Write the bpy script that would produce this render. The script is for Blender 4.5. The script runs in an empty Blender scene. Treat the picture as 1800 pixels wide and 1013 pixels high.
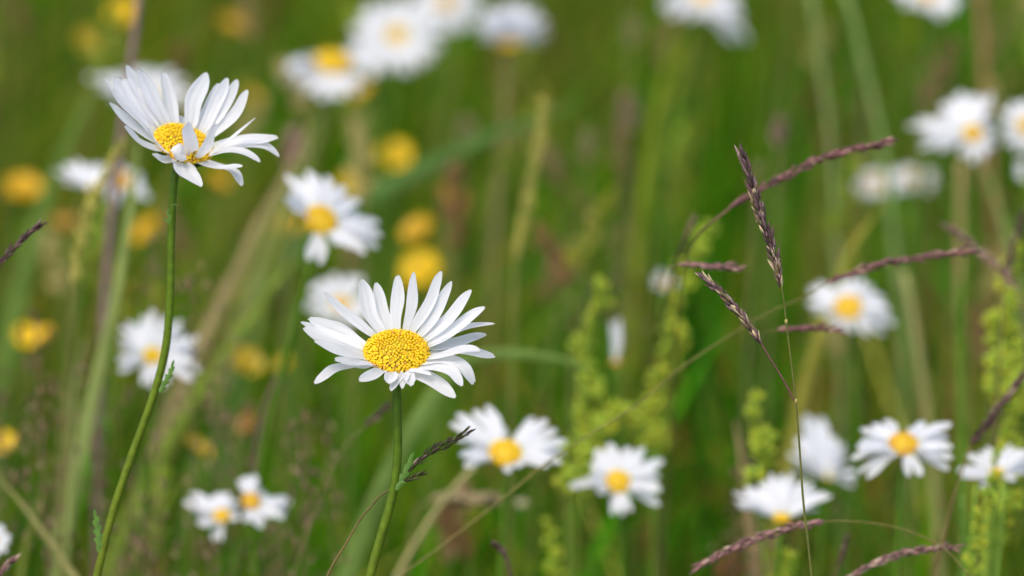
import bpy, math, random
import numpy as np
from mathutils import Vector
PI = math.pi
S = bpy.context.scene
COL = S.collection
rnd = random.Random(11)

# ---------------------------------------------------------------- camera
H = 0.95
PITCH = math.radians(9.0)
LENS = 200.0
cd = bpy.data.cameras.new('camera'); cam = bpy.data.objects.new('camera', cd); COL.objects.link(cam)
cam.location = (0, 0, H); cam.rotation_euler = (PI / 2 - PITCH, 0, 0)
cd.lens = LENS; cd.sensor_width = 36.0; cd.clip_start = 0.02; cd.clip_end = 1000
FOCUS = 1.5
cd.dof.use_dof = True; cd.dof.focus_distance = FOCUS; cd.dof.aperture_fstop = 14.0
S.camera = cam

# ---------------------------------------------------------------- sky, sun, exposure
SUN_EL, SUN_AZ = math.radians(58), math.radians(-150)     # azimuth clockwise from +Y
w = bpy.data.worlds.new('World'); S.world = w; w.use_nodes = True
nt = w.node_tree; bg = nt.nodes['Background']
sky = nt.nodes.new('ShaderNodeTexSky'); sky.sky_type = 'NISHITA'; sky.sun_disc = False
sky.sun_elevation = SUN_EL; sky.sun_rotation = SUN_AZ
sky.air_density = 1.0; sky.dust_density = 4.0; sky.ozone_density = 0.6
nt.links.new(sky.outputs[0], bg.inputs['Color']); bg.inputs['Strength'].default_value = 0.15
sd = bpy.data.lights.new('sun', 'SUN'); sun = bpy.data.objects.new('sun', sd); COL.objects.link(sun)
sd.energy = 0.7; sd.angle = math.radians(40); sd.color = (1.0, 0.95, 0.87)
sdir = Vector((math.sin(SUN_AZ) * math.cos(SUN_EL), math.cos(SUN_AZ) * math.cos(SUN_EL), math.sin(SUN_EL)))
sun.rotation_euler = sdir.to_track_quat('Z', 'Y').to_euler(); sun.location = sdir * 20
S.view_settings.view_transform = 'Standard'; S.view_settings.look = 'None'
S.view_settings.exposure = 0.95; S.view_settings.gamma = 1.0
S.cycles.max_bounces = 8; S.cycles.transparent_max_bounces = 8

# ---------------------------------------------------------------- helpers
FW = Vector((0, math.cos(PITCH), -math.sin(PITCH)))
RT = Vector((1, 0, 0))
UP = Vector((0, math.sin(PITCH), math.cos(PITCH)))
C0 = Vector((0, 0, H))
K = 36.0 / LENS / 1800.0            # metres per photo pixel per metre of depth

def P(px, py, d):
    return C0 + FW * d + RT * ((px - 900) * K * d) + UP * (-(py - 506.5) * K * d)

def CV(x, y, z):                    # a direction given as right, up, towards the camera
    return (RT * x + UP * y - FW * z).normalized()

def tag(o, label=None, cat=None, group=None, kind=None):
    if label: o['label'] = label
    if cat: o['category'] = cat
    if group: o['group'] = group
    if kind: o['kind'] = kind
    return o

def thing(name, label, cat, loc, group=None):
    o = bpy.data.objects.new(name, None); COL.objects.link(o)
    o.location = loc; o.empty_display_size = 0.01
    return tag(o, label, cat, group)

class MB:
    """collects vertices, faces, uv and colours, and links them as one mesh"""
    def __init__(s): s.v = []; s.f = []; s.c = []; s.uv = []
    def add(s, vs, fs, col=None, uvs=None):
        b = len(s.v); s.v += [tuple(p) for p in vs]
        s.f += [tuple(i + b for i in f) for f in fs]
        if col is None: col = (1, 1, 1)
        s.c += [tuple(col)] * len(vs)
        s.uv += list(uvs) if uvs else [(0, 0)] * len(vs)
    def build(s, name, mat, parent=None, smooth=True):
        me = bpy.data.meshes.new(name)
        off = Vector(parent.matrix_basis.translation) if parent is not None and parent.parent is None else Vector((0, 0, 0))
        if parent is not None and parent.parent is not None:
            off = Vector(parent.parent.matrix_basis.translation) + Vector(parent.matrix_basis.translation)
        me.from_pydata([(p[0] - off.x, p[1] - off.y, p[2] - off.z) for p in s.v], [], s.f)
        a = me.color_attributes.new('Col', 'FLOAT_COLOR', 'POINT')
        a.data.foreach_set('color', np.array([(c[0], c[1], c[2], 1) for c in s.c], dtype=np.float32).ravel())
        ul = me.uv_layers.new(name='UVMap')
        li = np.empty(len(me.loops), dtype=np.int32); me.loops.foreach_get('vertex_index', li)
        ul.data.foreach_set('uv', np.array(s.uv, dtype=np.float32)[li].ravel())
        if smooth: me.polygons.foreach_set('use_smooth', [True] * len(me.polygons))
        me.materials.append(mat); me.update()
        o = bpy.data.objects.new(name, me); COL.objects.link(o)
        if parent is not None: o.parent = parent
        return o

def _crom(a, b, c, d, u):
    """centripetal Catmull-Rom between b and c"""
    t0 = 0.0; t1 = t0 + max(1e-6, (b - a).length ** .5); t2 = t1 + max(1e-6, (c - b).length ** .5); t3 = t2 + max(1e-6, (d - c).length ** .5)
    t = t1 + (t2 - t1) * u
    A1 = a * ((t1 - t) / (t1 - t0)) + b * ((t - t0) / (t1 - t0)); A2 = b * ((t2 - t) / (t2 - t1)) + c * ((t - t1) / (t2 - t1))
    A3 = c * ((t3 - t) / (t3 - t2)) + d * ((t - t2) / (t3 - t2))
    B1 = A1 * ((t2 - t) / (t2 - t0)) + A2 * ((t - t0) / (t2 - t0)); B2 = A2 * ((t3 - t) / (t3 - t1)) + A3 * ((t - t1) / (t3 - t1))
    return B1 * ((t2 - t) / (t2 - t1)) + B2 * ((t - t1) / (t2 - t1))

def catmull(pts, n, even=True):
    """n points along a smooth curve; even by length, or (for long stems) even by given point"""
    pts = [Vector(p) for p in pts]
    if len(pts) == 2:
        return [pts[0].lerp(pts[1], i / (n - 1)) for i in range(n)]
    q = [pts[0] * 2 - pts[1]] + pts + [pts[-1] * 2 - pts[-2]]
    w_ = [(b - a).length if even else (b - a).length ** .4 for a, b in zip(pts, pts[1:])]
    L = [0]
    for x in w_: L.append(L[-1] + x)
    out = []
    for i in range(n):
        t = L[-1] * i / (n - 1); k = 0
        while k < len(pts) - 2 and t > L[k + 1]: k += 1
        u = (t - L[k]) / max(1e-9, L[k + 1] - L[k]); u = min(1, max(0, u))
        out.append(_crom(*q[k:k + 4], u))
    return out

def to_ground(pts, gx, gy):
    """carry a stem on from its last two points in one easy curve down to the ground"""
    p = pts[-1]; dr = (pts[-1] - pts[-2]).normalized()
    e = Vector((p.x + gx + dr.x * .03, p.y + gy, -.01))
    c1 = p + dr * (p.z * .28); c2 = Vector((e.x * .8 + p.x * .2, e.y * .8 + p.y * .2, p.z * .35))
    return [p * (1 - t) ** 3 + c1 * (3 * t * (1 - t) ** 2) + c2 * (3 * t * t * (1 - t)) + e * t ** 3 for t in (.06, .15, .3, .5, .75, 1)]

def lin(v, t):                      # interpolate a list of values at t in 0..1
    if not isinstance(v, (list, tuple)): return v
    x = t * (len(v) - 1); i = min(int(x), len(v) - 2); return v[i] + (v[i + 1] - v[i]) * (x - i)

def tube(mb, pts, rad, n=8, col=(1, 1, 1), seg=24, rib=0.0, colf=None):
    pts = catmull(pts, seg, even=False); ref = None
    b = len(mb.v); ve = []; cl = []; uv = []
    for i, p in enumerate(pts):
        t = (pts[min(i + 1, seg - 1)] - pts[max(i - 1, 0)]).normalized()
        if ref is None: ref = t.orthogonal().normalized()
        ref = (ref - t * ref.dot(t)).normalized(); s = t.cross(ref)
        u = i / (seg - 1); r = lin(rad, u)
        for k in range(n):
            a = 2 * PI * k / n; rr = r * (1 - rib * (k % 2))
            ve.append(p + (ref * math.cos(a) + s * math.sin(a)) * rr)
            cl.append(colf(u) if colf else col); uv.append((u, k / n))
    fs = [(i * n + k, i * n + (k + 1) % n, (i + 1) * n + (k + 1) % n, (i + 1) * n + k) for i in range(seg - 1) for k in range(n)]
    fs.append(tuple(range(n))[::-1]); fs.append(tuple((seg - 1) * n + k for k in range(n)))
    mb.v += [tuple(v) for v in ve]; mb.c += [tuple(c) for c in cl]; mb.uv += uv
    mb.f += [tuple(i + b for i in f) for f in fs]

# ---------------------------------------------------------------- materials
def plant_mat(name, rough=0.55, trans=0.3, gain=(1, 1, 1), base=None, noise=0.25, nscale=300, bump=0.0, spec=0.3, tint=None):
    m = bpy.data.materials.new(name); m.use_nodes = True
    t = m.node_tree; t.nodes.clear(); N = t.nodes.new; L = t.links.new
    out = N('ShaderNodeOutputMaterial'); pr = N('ShaderNodeBsdfPrincipled')
    pr.inputs['Roughness'].default_value = rough; pr.inputs['Specular IOR Level'].default_value = spec
    if base is None:
        at = N('ShaderNodeVertexColor'); at.layer_name = 'Col'; src = at.outputs['Color']
    else:
        rgb = N('ShaderNodeRGB'); rgb.outputs[0].default_value = (*base, 1); src = rgb.outputs[0]
    tc = N('ShaderNodeTexCoord'); nz = N('ShaderNodeTexNoise'); nz.inputs['Scale'].default_value = nscale
    nz.inputs['Detail'].default_value = 3; L(tc.outputs['Object'], nz.inputs['Vector'])
    mr = N('ShaderNodeMapRange'); mr.inputs['From Min'].default_value = 0.3; mr.inputs['From Max'].default_value = 0.7
    mr.inputs['To Min'].default_value = 1 - noise; mr.inputs['To Max'].default_value = 1 + noise
    L(nz.outputs['Fac'], mr.inputs['Value'])
    vm = N('ShaderNodeVectorMath'); vm.operation = 'SCALE'; L(src, vm.inputs[0]); L(mr.outputs[0], vm.inputs['Scale'])
    L(vm.outputs[0], pr.inputs['Base Color'])
    if bump:
        bp = N('ShaderNodeBump'); bp.inputs['Strength'].default_value = bump; bp.inputs['Distance'].default_value = 0.0003
        L(nz.outputs['Fac'], bp.inputs['Height']); L(bp.outputs[0], pr.inputs['Normal'])
    if trans:
        tr = N('ShaderNodeBsdfTranslucent'); v2 = N('ShaderNodeVectorMath'); v2.operation = 'MULTIPLY'
        L(vm.outputs[0], v2.inputs[0]); v2.inputs[1].default_value = tint or (1.2, 1.25, 0.7)
        L(v2.outputs[0], tr.inputs['Color'])
        mx = N('ShaderNodeMixShader'); mx.inputs[0].default_value = trans
        L(pr.outputs[0], mx.inputs[1]); L(tr.outputs[0], mx.inputs[2]); L(mx.outputs[0], out.inputs[0])
    else: L(pr.outputs[0], out.inputs[0])
    return m

def petal_mat():
    m = bpy.data.materials.new('white_petal'); m.use_nodes = True
    t = m.node_tree; t.nodes.clear(); N = t.nodes.new; L = t.links.new
    out = N('ShaderNodeOutputMaterial'); pr = N('ShaderNodeBsdfPrincipled')
    pr.inputs['Roughness'].default_value = 0.62; pr.inputs['Specular IOR Level'].default_value = 0.25
    uv = N('ShaderNodeUVMap'); uv.uv_map = 'UVMap'; sp = N('ShaderNodeSeparateXYZ'); L(uv.outputs[0], sp.inputs[0])
    cr = N('ShaderNodeValToRGB'); e = cr.color_ramp.elements
    e[0].position = 0.0; e[0].color = (0.66, 0.70, 0.34, 1); e[1].position = 0.2; e[1].color = (0.86, 0.87, 0.89, 1)
    x = e.new(0.09); x.color = (0.80, 0.81, 0.70, 1)
    x = e.new(0.97); x.color = (0.86, 0.87, 0.89, 1); x = e.new(1.0); x.color = (0.80, 0.80, 0.76, 1)
    L(sp.outputs['X'], cr.inputs[0]); L(cr.outputs[0], pr.inputs['Base Color'])
    mp = N('ShaderNodeMapping'); mp.inputs['Scale'].default_value = (2.5, 26, 1); L(uv.outputs[0], mp.inputs['Vector'])
    nz = N('ShaderNodeTexNoise'); nz.inputs['Scale'].default_value = 1; nz.inputs['Detail'].default_value = 2
    L(mp.outputs[0], nz.inputs['Vector'])
    bp = N('ShaderNodeBump'); bp.inputs['Strength'].default_value = 0.8; bp.inputs['Distance'].default_value = 0.0003
    L(nz.outputs['Fac'], bp.inputs['Height']); L(bp.outputs[0], pr.inputs['Normal'])
    tr = N('ShaderNodeBsdfTranslucent'); L(cr.outputs[0], tr.inputs['Color'])
    mx = N('ShaderNodeMixShader'); mx.inputs[0].default_value = 0.5
    L(pr.outputs[0], mx.inputs[1]); L(tr.outputs[0], mx.inputs[2]); L(mx.outputs[0], out.inputs[0])
    return m

M_PETAL = petal_mat()
M_FLORET = plant_mat('yellow_florets', 0.5, 0.15, noise=0.12, nscale=900, tint=(1.1, 1.0, 0.5))
M_STEM = plant_mat('green_stem', 0.55, 0.0, spec=0.15, noise=0.2, nscale=500, bump=0.3)
M_LEAF = plant_mat('green_leaf', 0.5, 0.3, noise=0.2, nscale=500, bump=0.3)
M_SEED = plant_mat('seed_spikelets', 0.5, 0.15, noise=0.35, nscale=1800, tint=(1.1, 1.0, 0.8))
M_YEL = plant_mat('yellow_petal', 0.35, 0.3, noise=0.06, nscale=300, tint=(1.1, 0.95, 0.3))
M_GRASS = plant_mat('grass_blades', 0.7, 0.30, spec=0.04, noise=0.2, nscale=60, tint=(1.25, 1.3, 0.6))
M_LUMP = plant_mat('yellow_green_buds', 0.6, 0.4, noise=0.25, nscale=600)

def ground_mat():
    m = bpy.data.materials.new('ground_thatch'); m.use_nodes = True
    t = m.node_tree; N = t.nodes.new; L = t.links.new; pr = t.nodes['Principled BSDF']
    tc = N('ShaderNodeTexCoord'); a = N('ShaderNodeTexNoise'); a.inputs['Scale'].default_value = 3.5; a.inputs['Detail'].default_value = 8
    L(tc.outputs['Object'], a.inputs['Vector'])
    cr = N('ShaderNodeValToRGB'); e = cr.color_ramp.elements
    e[0].position = .35; e[0].color = (0.045, 0.035, 0.02, 1); e[1].position = .65; e[1].color = (0.04, 0.085, 0.015, 1)
    L(a.outputs['Fac'], cr.inputs[0]); L(cr.outputs[0], pr.inputs['Base Color']); pr.inputs['Roughness'].default_value = 0.95
    bp = N('ShaderNodeBump'); bp.inputs['Strength'].default_value = 0.6; L(a.outputs['Fac'], bp.inputs['Height']); L(bp.outputs[0], pr.inputs['Normal'])
    return m

# ---------------------------------------------------------------- ground
g = MB(); n = 60; xs = [math.copysign(abs(u) ** 3, u) * 300 for u in np.linspace(-1, 1, n)]
vs = [(x, y, 0.012 * math.sin(x * 2.1 + 1) * math.cos(y * 1.7)) for y in xs for x in xs]
g.add(vs, [(j * n + i, j * n + i + 1, (j + 1) * n + i + 1, (j + 1) * n + i) for j in range(n - 1) for i in range(n - 1)])
tag(g.build('ground', ground_mat()), kind='structure')

# ---------------------------------------------------------------- daisy parts
def petal_mesh(mb, path, width, nrm, cup=0.12, twist=0.0, notch=1, nu=16, nv=9, tipw=0.42, basew=0.42, ridge=0.022, curl=0.0, peak=0.55, rs=None, tang=None):
    """one ray floret: a grooved, slightly cupped strip following path"""
    rs = rs or rnd
    pts = catmull(path, nu); vs = []; uvs = []
    L = sum((b - a).length for a, b in zip(pts, pts[1:]))
    wob = rs.uniform(-1, 1); ph = rs.uniform(0, 6)
    if curl:                                   # tip rolls over away from the face
        t0 = (pts[-1] - pts[-4]).normalized(); sd_ = t0.cross(nrm).normalized(); nn = sd_.cross(t0)
        for i in range(nu - 5, nu):
            k = (i - (nu - 6)) / 5; pts[i] = pts[i] - nn * (k * k * curl * L)
    for i, p in enumerate(pts):
        u = i / (nu - 1)
        t = (pts[min(i + 1, nu - 1)] - pts[max(i - 1, 0)]).normalized()
        sdv = t.cross(nrm)
        if tang is not None:
            if sdv.dot(tang) < 0: sdv = -sdv
            sdv = sdv + tang * max(0.0, 0.9 - sdv.length)
            sdv = sdv - t * sdv.dot(t)
        sdv.normalize(); nn = sdv.cross(t).normalized()
        a = twist * u + wob * 0.12 * u
        sdv, nn = sdv * math.cos(a) + nn * math.sin(a), nn * math.cos(a) - sdv * math.sin(a)
        if u < peak: wv = basew + (1 - basew) * math.sin(u / peak * PI / 2) ** 0.9
        else:
            k = (u - peak) / (1 - peak); wv = tipw + (1 - tipw) * math.cos(k * PI / 2) ** 0.75 if k < 1 else tipw
        if u > 0.9: wv *= math.sqrt(max(0.0, 1 - ((u - 0.9) / 0.1) ** 2 * 0.38))
        wv *= 1 + 0.07 * math.sin(u * 9 + ph)
        lat = 0.10 * math.sin(u * 5.5 + ph * 2) * math.sin(PI * u)
        for j in range(nv):
            v = j / (nv - 1) * 2 - 1
            q = p + sdv * ((v * 0.5 * wv + lat) * width)
            q = q + nn * (width * (cup * (v * v - 0.4) * wv + ridge * math.cos(v * 2.5 * PI) * (0.4 + 0.6 * math.sin(PI * min(1, u * 1.05)))))
            if i >= nu - 2:                     # rounded, shallowly notched tip
                e_ = (1 - v * v) - 0.0
                dent = 0.35 * math.cos(v * 2.4 * PI + ph) if notch else 0
                q = q + t * (width * tipw * (0.24 * e_ + 0.24 * dent) * (1 if i == nu - 1 else 0.35))
            vs.append(q); uvs.append((u, v * 0.5 + 0.5 + ph * 7))
    fs = [(i * nv + j, i * nv + j + 1, (i + 1) * nv + j + 1, (i + 1) * nv + j) for i in range(nu - 1) for j in range(nv - 1)]
    mb.add(vs, fs, None, uvs)

def basis(N):
    a = (RT - N * RT.dot(N)).normalized(); b = N.cross(a).normalized(); return a, b

def make_disc(root, c, N, R, hero, dome=0.42, seed=0, warm=0.0):
    """green-gold receptacle dome with florets in a sunflower spiral"""
    rs = random.Random(seed); a, b = basis(N)
    mb = MB(); ns, nr = 28, 8; vs = []
    for i in range(nr + 1):
        f = i / nr * PI * 0.5
        for k in range(ns):
            t = 2 * PI * k / ns
            vs.append(c + (a * math.cos(t) + b * math.sin(t)) * (R * 0.93 * math.cos(f)) + N * (R * dome * math.sin(f)))
    fs = [(i * ns + k, i * ns + (k + 1) % ns, (i + 1) * ns + (k + 1) % ns, (i + 1) * ns + k) for i in range(nr) for k in range(ns)]
    mb.add(vs, fs, (0.50, 0.40, 0.02) if hero else (0.62, 0.42, 0.02))
    disc = mb.build('disc', M_FLORET, root)
    fb = MB(); n = 640 if hero else 90
    for k in range(n):
        rr = math.sqrt((k + 0.5) / n); th = k * 2.399963 + rs.uniform(-.05, .05)
        rr = min(1, rr * (1 + rs.uniform(-.01, .01)))
        ang = rr * PI * 0.5
        rad = R * math.sin(ang * 0.98); z = R * dome * math.cos(ang)
        o = c + (a * math.cos(th) + b * math.sin(th)) * rad + N * z
        nd = ((a * math.cos(th) + b * math.sin(th)) * math.sin(ang) * (dome + .35) + N * (math.cos(ang) + .25)).normalized()
        nd = (nd + Vector((rs.uniform(-1, 1), rs.uniform(-1, 1), rs.uniform(-1, 1))) * 0.09).normalized()
        fr = R * (0.045 if hero else 0.10) * rs.uniform(0.78, 1.12) * (0.74 + 0.42 * rr)
        fl = R * (0.105 if hero else 0.12) * rs.uniform(0.7, 1.25) * (1.0 if rr > 0.2 else 0.85)
        x, y = basis(nd)
        q = rs.random()
        if q < 0.035 + 0.30 * max(0, rr - .6) + warm: col = (0.66, 0.32, 0.06)
        elif q < 0.3: col = (0.80, 0.50, 0.012)
        else: col = (0.84, rs.uniform(0.54, 0.62), 0.010)
        m = 7 if hero else 5
        op = hero and rs.random() < 0.45
        prof = [(0.55, -0.3), (0.75, 0.3), (1.0, 0.75), (0.93, 1.0), (0.5, 1.08 if not op else 0.92), (0.12, 1.12 if not op else 0.7)] if hero else [(0.9, 0), (1, .7), (.5, 1.05)]
        vs = []
        for pr_, pz in prof:
            for j in range(m):
                t = 2 * PI * j / m
                s_ = pr_ * (1 + (0.12 * (j % 2) if hero else 0))
                vs.append(o + (x * math.cos(t) + y * math.sin(t)) * (fr * s_) + nd * (fl * pz))
        fs = [(i * m + j, i * m + (j + 1) % m, (i + 1) * m + (j + 1) % m, (i + 1) * m + j) for i in range(len(prof) - 1) for j in range(m)]
        fs.append(tuple((len(prof) - 1) * m + j for j in range(m)))
        fb.add(vs, fs, col)
    fb.build('florets', M_FLORET, disc)
    return disc

def make_calyx(root, c, N, R):
    a, b = basis(N); mb = MB(); ns = 24
    prof = [(1.04, -0.02), (1.02, -0.16), (0.85, -0.34), (0.5, -0.48), (0.16, -0.56)]
    vs = [c + (a * math.cos(2 * PI * k / ns) + b * math.sin(2 * PI * k / ns)) * (R * r) * (1 + 0.03 * (k % 2)) + N * (R * z) for r, z in prof for k in range(ns)]
    fs = [(i * ns + k, i * ns + (k + 1) % ns, (i + 1) * ns + (k + 1) % ns, (i + 1) * ns + k) for i in range(len(prof) - 1) for k in range(ns)]
    mb.add(vs, fs, (0.06, 0.11, 0.02))
    for row in range(3):                          # overlapping bracts
        for k in range(14):
            t = 2 * PI * (k + row * .5) / 14; dr = a * math.cos(t) + b * math.sin(t); sd = N.cross(dr)
            r0, z0 = (1.05, -0.2), (0.0, 0.0)
            o = c + dr * R * (1.07 - row * .14) - N * R * (0.08 + row * .13)
            e = c + dr * R * (0.80 - row * .18) - N * R * (0.36 + row * .07)
            m_ = o.lerp(e, .5) + dr * R * .03; w_ = R * .12
            mb.add([o, m_ + sd * w_, e, m_ - sd * w_], [(0, 1, 2, 3)], (0.07, 0.13, 0.03))
    mb.build('calyx', M_STEM, root)

GREEN = (0.062, 0.130, 0.005)
def stem_points(top, pxs, d, ground, back=0.0):
    """down through photo points at depth d, then on to the ground"""
    pts = [top] + [P(x, y, d + back * (i + 1)) for i, (x, y) in enumerate(pxs)]
    return pts + to_ground(pts, *ground)

def daisy(label, cx, cy, d, rpx, N, petals, stem, hero=False, L=None, width=26, dome=0.42, ground=(0.0, 0.0), seed=1,
          stem_r=None, cat='daisy', group='white daisies flowering in the meadow', warm=0.0, col=GREEN, cup=0.12, dullness=0):
    """petals: (tipx, tipy, width px, {options}) in photo pixels; the tip's depth follows from the petal's real length"""
    rs = random.Random(seed); s = K * d
    N = CV(*N); c = P(cx, cy, d); R = rpx * s; a, b = basis(N)
    st = stem_points(c - N * (R * 0.45), stem, d, ground)
    root = thing('daisy', label, cat, (st[-1].x, st[-1].y, 0.0), group)
    if petals and isinstance(petals, dict):       # evenly spread ray florets
        q = petals; lst = []
        for k in range(q['n']):
            ang = 2 * PI * k / q['n'] + rs.uniform(-.12, .12)
            if rs.random() < q.get('miss', 0.05): continue
            el = math.radians(q.get('lift', 10) + rs.uniform(-9, 9)); ln = q['len'] * s * rs.uniform(0.85, 1.06)
            dr = a * math.cos(ang) + b * math.sin(ang)
            B = c + dr * R * 0.86; T = B + (dr * math.cos(el) + N * math.sin(el)) * ln
            M = B.lerp(T, 0.5) + N * ln * q.get('arch', 0.08)
            lst.append(([B, M, T], q.get('w', 26) * s * rs.uniform(.65, .95), rs.uniform(-.3, .3), rs.uniform(0, .12), .12, .5, .55, .42, dr.cross(N)))
    else:
        Lm = L * s if L else max(math.hypot(p[0] - cx, p[1] - cy) for p in petals) * s * 1.03 - R * .8
        lst = []
        if not hero:                              # broad blurred shapes are really two or three narrow petals side by side
            more = []
            for pt in petals:
                o = pt[3] if len(pt) > 3 else {}; vx, vy = pt[0] - cx, pt[1] - cy; vl = math.hypot(vx, vy) + 1e-6
                if pt[2] < 24: more.append(pt); continue
                for k, (off, f) in enumerate(((-.29, rs.uniform(.84, 1.03)), (.29, rs.uniform(.84, 1.03)))):
                    more.append((cx + vx * f - vy / vl * pt[2] * off, cy + vy * f + vx / vl * pt[2] * off, pt[2] * .58, o))
            petals = more
        for pt in petals:
            tx, ty, wp = pt[:3]; o = pt[3] if len(pt) > 3 else {}
            dx, dy = (o.get('from', (tx, ty))[0] - cx), -(o.get('from', (tx, ty))[1] - cy)
            # direction on the disc plane whose picture direction is (dx, dy)
            best = max(range(72), key=lambda k: (lambda v: (v.dot(RT) * dx + v.dot(UP) * dy) / math.hypot(v.dot(RT), v.dot(UP)))(a * math.cos(k * PI / 36) + b * math.sin(k * PI / 36)))
            dr = a * math.cos(best * PI / 36) + b * math.sin(best * PI / 36)
            B = c + dr * R * 0.88 - N * R * 0.02
            bd = (B - C0).dot(FW)
            flat = P(tx, ty, bd) - B; app = flat.length; ln = Lm * o.get('l', 1.0)
            off = math.sqrt(max(0, ln * ln - app * app)); sg = o.get('s', 1 if dr.dot(FW) > 0 else -1)
            T = P(tx, ty, bd + sg * off)
            path = [B]
            for (mx_, my_) in o.get('mid', []):
                fx = math.hypot(mx_ - cx, my_ - cy) / max(1, math.hypot(tx - cx, ty - cy)) if 'f' not in o else o['f']
                path.append(P(mx_, my_, bd + sg * off * min(0.9, fx)))
            if not o.get('mid'): path.append(B.lerp(T, 0.5) + N * ln * o.get('arch', 0.06))
            path.append(T)
            tdir = (T - B).normalized(); W = tdir.cross(N)
            if W.length > 0.1:
                W.normalize(); tw = o.get('tw', 0.0)
                vis = (W - FW * W.dot(FW)); pd = (flat).normalized() if flat.length > 1e-6 else RT
                app_w = (vis - pd * vis.dot(pd)).length
            else: app_w = 0.6
            wid = wp * s / max(0.62, app_w) * (0.85 if hero else 0.82) * rs.uniform(.92, 1.08)
            lst.append((path, wid, o.get('tw', 0.0), o.get('curl', 0.0), o.get('cup', cup), min(.7, o.get('tipw', .42) + .02), o.get('peak', .55), o.get('basew', .36), dr.cross(N)))
    for path, wid, tw, cu, cp, tipw, pk, bw, tg in lst:
        mb = MB(); petal_mesh(mb, path, wid, N, cup=cp, twist=tw, curl=cu, tipw=tipw, peak=pk, basew=bw, nu=22 if hero else 12, nv=11 if hero else 7, rs=rs, tang=tg)
        mb.build('petal', M_PETAL, root)
    make_disc(root, c, N, R, hero, dome, seed, warm)
    make_calyx(root, c, N, R)
    sr = (stem_r or 7.0) * s
    mb = MB(); tube(mb, st, [sr * .92, sr, sr, sr * 1.12, sr * 1.4], 14 if hero else 7, col, 110 if hero else 36, rib=0.15,
         colf=(lambda u: tuple(a_ + (b_ - a_) * min(1, u * 1.3) for a_, b_ in zip(col, (0.16, 0.17, 0.012)))) if hero else None)
    mb.build('stem', M_STEM, root)
    return root

# zoomed-crop coordinates to photo pixels
def Z(ox, oy, k): return lambda x, y: (ox + x / k, oy + y / k)

# ---------------------------------------------------------------- the sharp daisy in the middle
z1 = Z(500, 450, 3.7525)
def p1(x, y, w_, **o):
    if 'mid' in o: o['mid'] = [z1(*m) for m in o['mid']]
    if 'from' in o: o['from'] = z1(*o['from'])
    return (*z1(x, y), w_ / 3.7525, o)
hero1 = [
    p1(440, 590, 60, l=.75, **{'from': (500, 600)}),
    p1(112, 440, 62, mid=[(300, 520)], l=1.0, tipw=.3),
    p1(265, 240, 80, mid=[(400, 385)], tipw=.16, peak=.5),
    p1(605, 182, 98, mid=[(645, 330)], tipw=.34, **{'from': (675, 480)}),
    p1(513, 166, 116, mid=[(560, 350)], tipw=.45, **{'from': (625, 500)}),
    p1(853, 112, 92, mid=[(838, 300)], tipw=.32, **{'from': (808, 480)}),
    p1(750, 138, 112, mid=[(740, 310)], tipw=.5),
    p1(1375, 448, 66, mid=[(1180, 475)], tipw=.55, peak=.7, tw=.4, s=1, l=1.12, **{'from': (960, 585)}),
    p1(1100, 172, 100, mid=[(1010, 360)], tipw=.22, **{'from': (905, 535)}),
    p1(1032, 107, 96, mid=[(950, 310)], tipw=.3, **{'from': (860, 505)}),
    p1(1228, 230, 92, mid=[(1090, 400)], tipw=.26, **{'from': (935, 560)}),
    p1(1314, 343, 98, mid=[(1140, 465)], tipw=.32, **{'from': (955, 600)}),
    p1(1376, 662, 70, mid=[(1180, 632)], tipw=.6, peak=.7, l=1.1, **{'from': (960, 650)}),
    p1(1322, 520, 90, mid=[(1150, 565)], tipw=.36, peak=.45),
    p1(1262, 600, 84, mid=[(1110, 640)], tipw=.6, peak=.6, curl=.06, **{'from': (960, 680)}),
    p1(1250, 812, 88, mid=[(1060, 690), (1170, 725)], tipw=.55, peak=.4, curl=.08, **{'from': (930, 735)}),
    p1(1165, 850, 96, mid=[(1030, 740), (1110, 780)], tipw=.34, peak=.4, **{'from': (900, 750)}),
    p1(1120, 932, 108, mid=[(930, 800), (1030, 870)], tipw=.28, peak=.36, s=-1, **{'from': (850, 770)}),
    p1(965, 786, 40, l=.62, tipw=.3, s=-1, **{'from': (800, 765)}),
    p1(835, 845, 92, l=.55, tipw=.6, mid=[(825, 800)], cup=.3, **{'from': (800, 770)}),
    p1(780, 868, 74, l=.55, tipw=.5, mid=[(795, 810)], cup=.3, tw=-.5, **{'from': (790, 775)}),
    p1(705, 885, 80, l=.6, tipw=.4, mid=[(745, 820)], cup=.2, **{'from': (765, 770)}),
    p1(690, 832, 104, l=.55, tipw=.6, mid=[(697, 795)], **{'from': (710, 765)}),
    p1(500, 822, 66, l=.8, tipw=.4, mid=[(590, 775)], tw=.3, **{'from': (680, 757)}),
    p1(208, 834, 64, l=.95, tipw=.62, peak=.75, mid=[(330, 750), (270, 790)], s=-1, **{'from': (560, 700)}),
    p1(480, 737, 70, l=.6, tipw=.3, **{'from': (620, 735)}),
    p1(347, 690, 84, mid=[(480, 705)], tipw=.5, peak=.5, **{'from': (590, 725)}),
    p1(208, 568, 112, mid=[(370, 625)], tipw=.3, peak=.45, **{'from': (545, 690)}),
    p1(135, 482, 100, mid=[(330, 570)], tipw=.36, peak=.55, **{'from': (530, 650)}),
    p1(178, 420, 122, mid=[(360, 520)], tipw=.5, peak=.55, **{'from': (530, 610)}),
]
daisy('sharp white daisy in the middle, round golden disc facing up, petals spread wide', 697, 622, 1.5, 53.5, (0.02, 0.80, 0.60),
      hero1, [(698.5, 740), (699, 800), (690, 870), (668, 950), (650, 1016)], hero=True, L=118, dome=.44,
      ground=(-0.04, 0.05), seed=3, stem_r=8.6)

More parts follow.
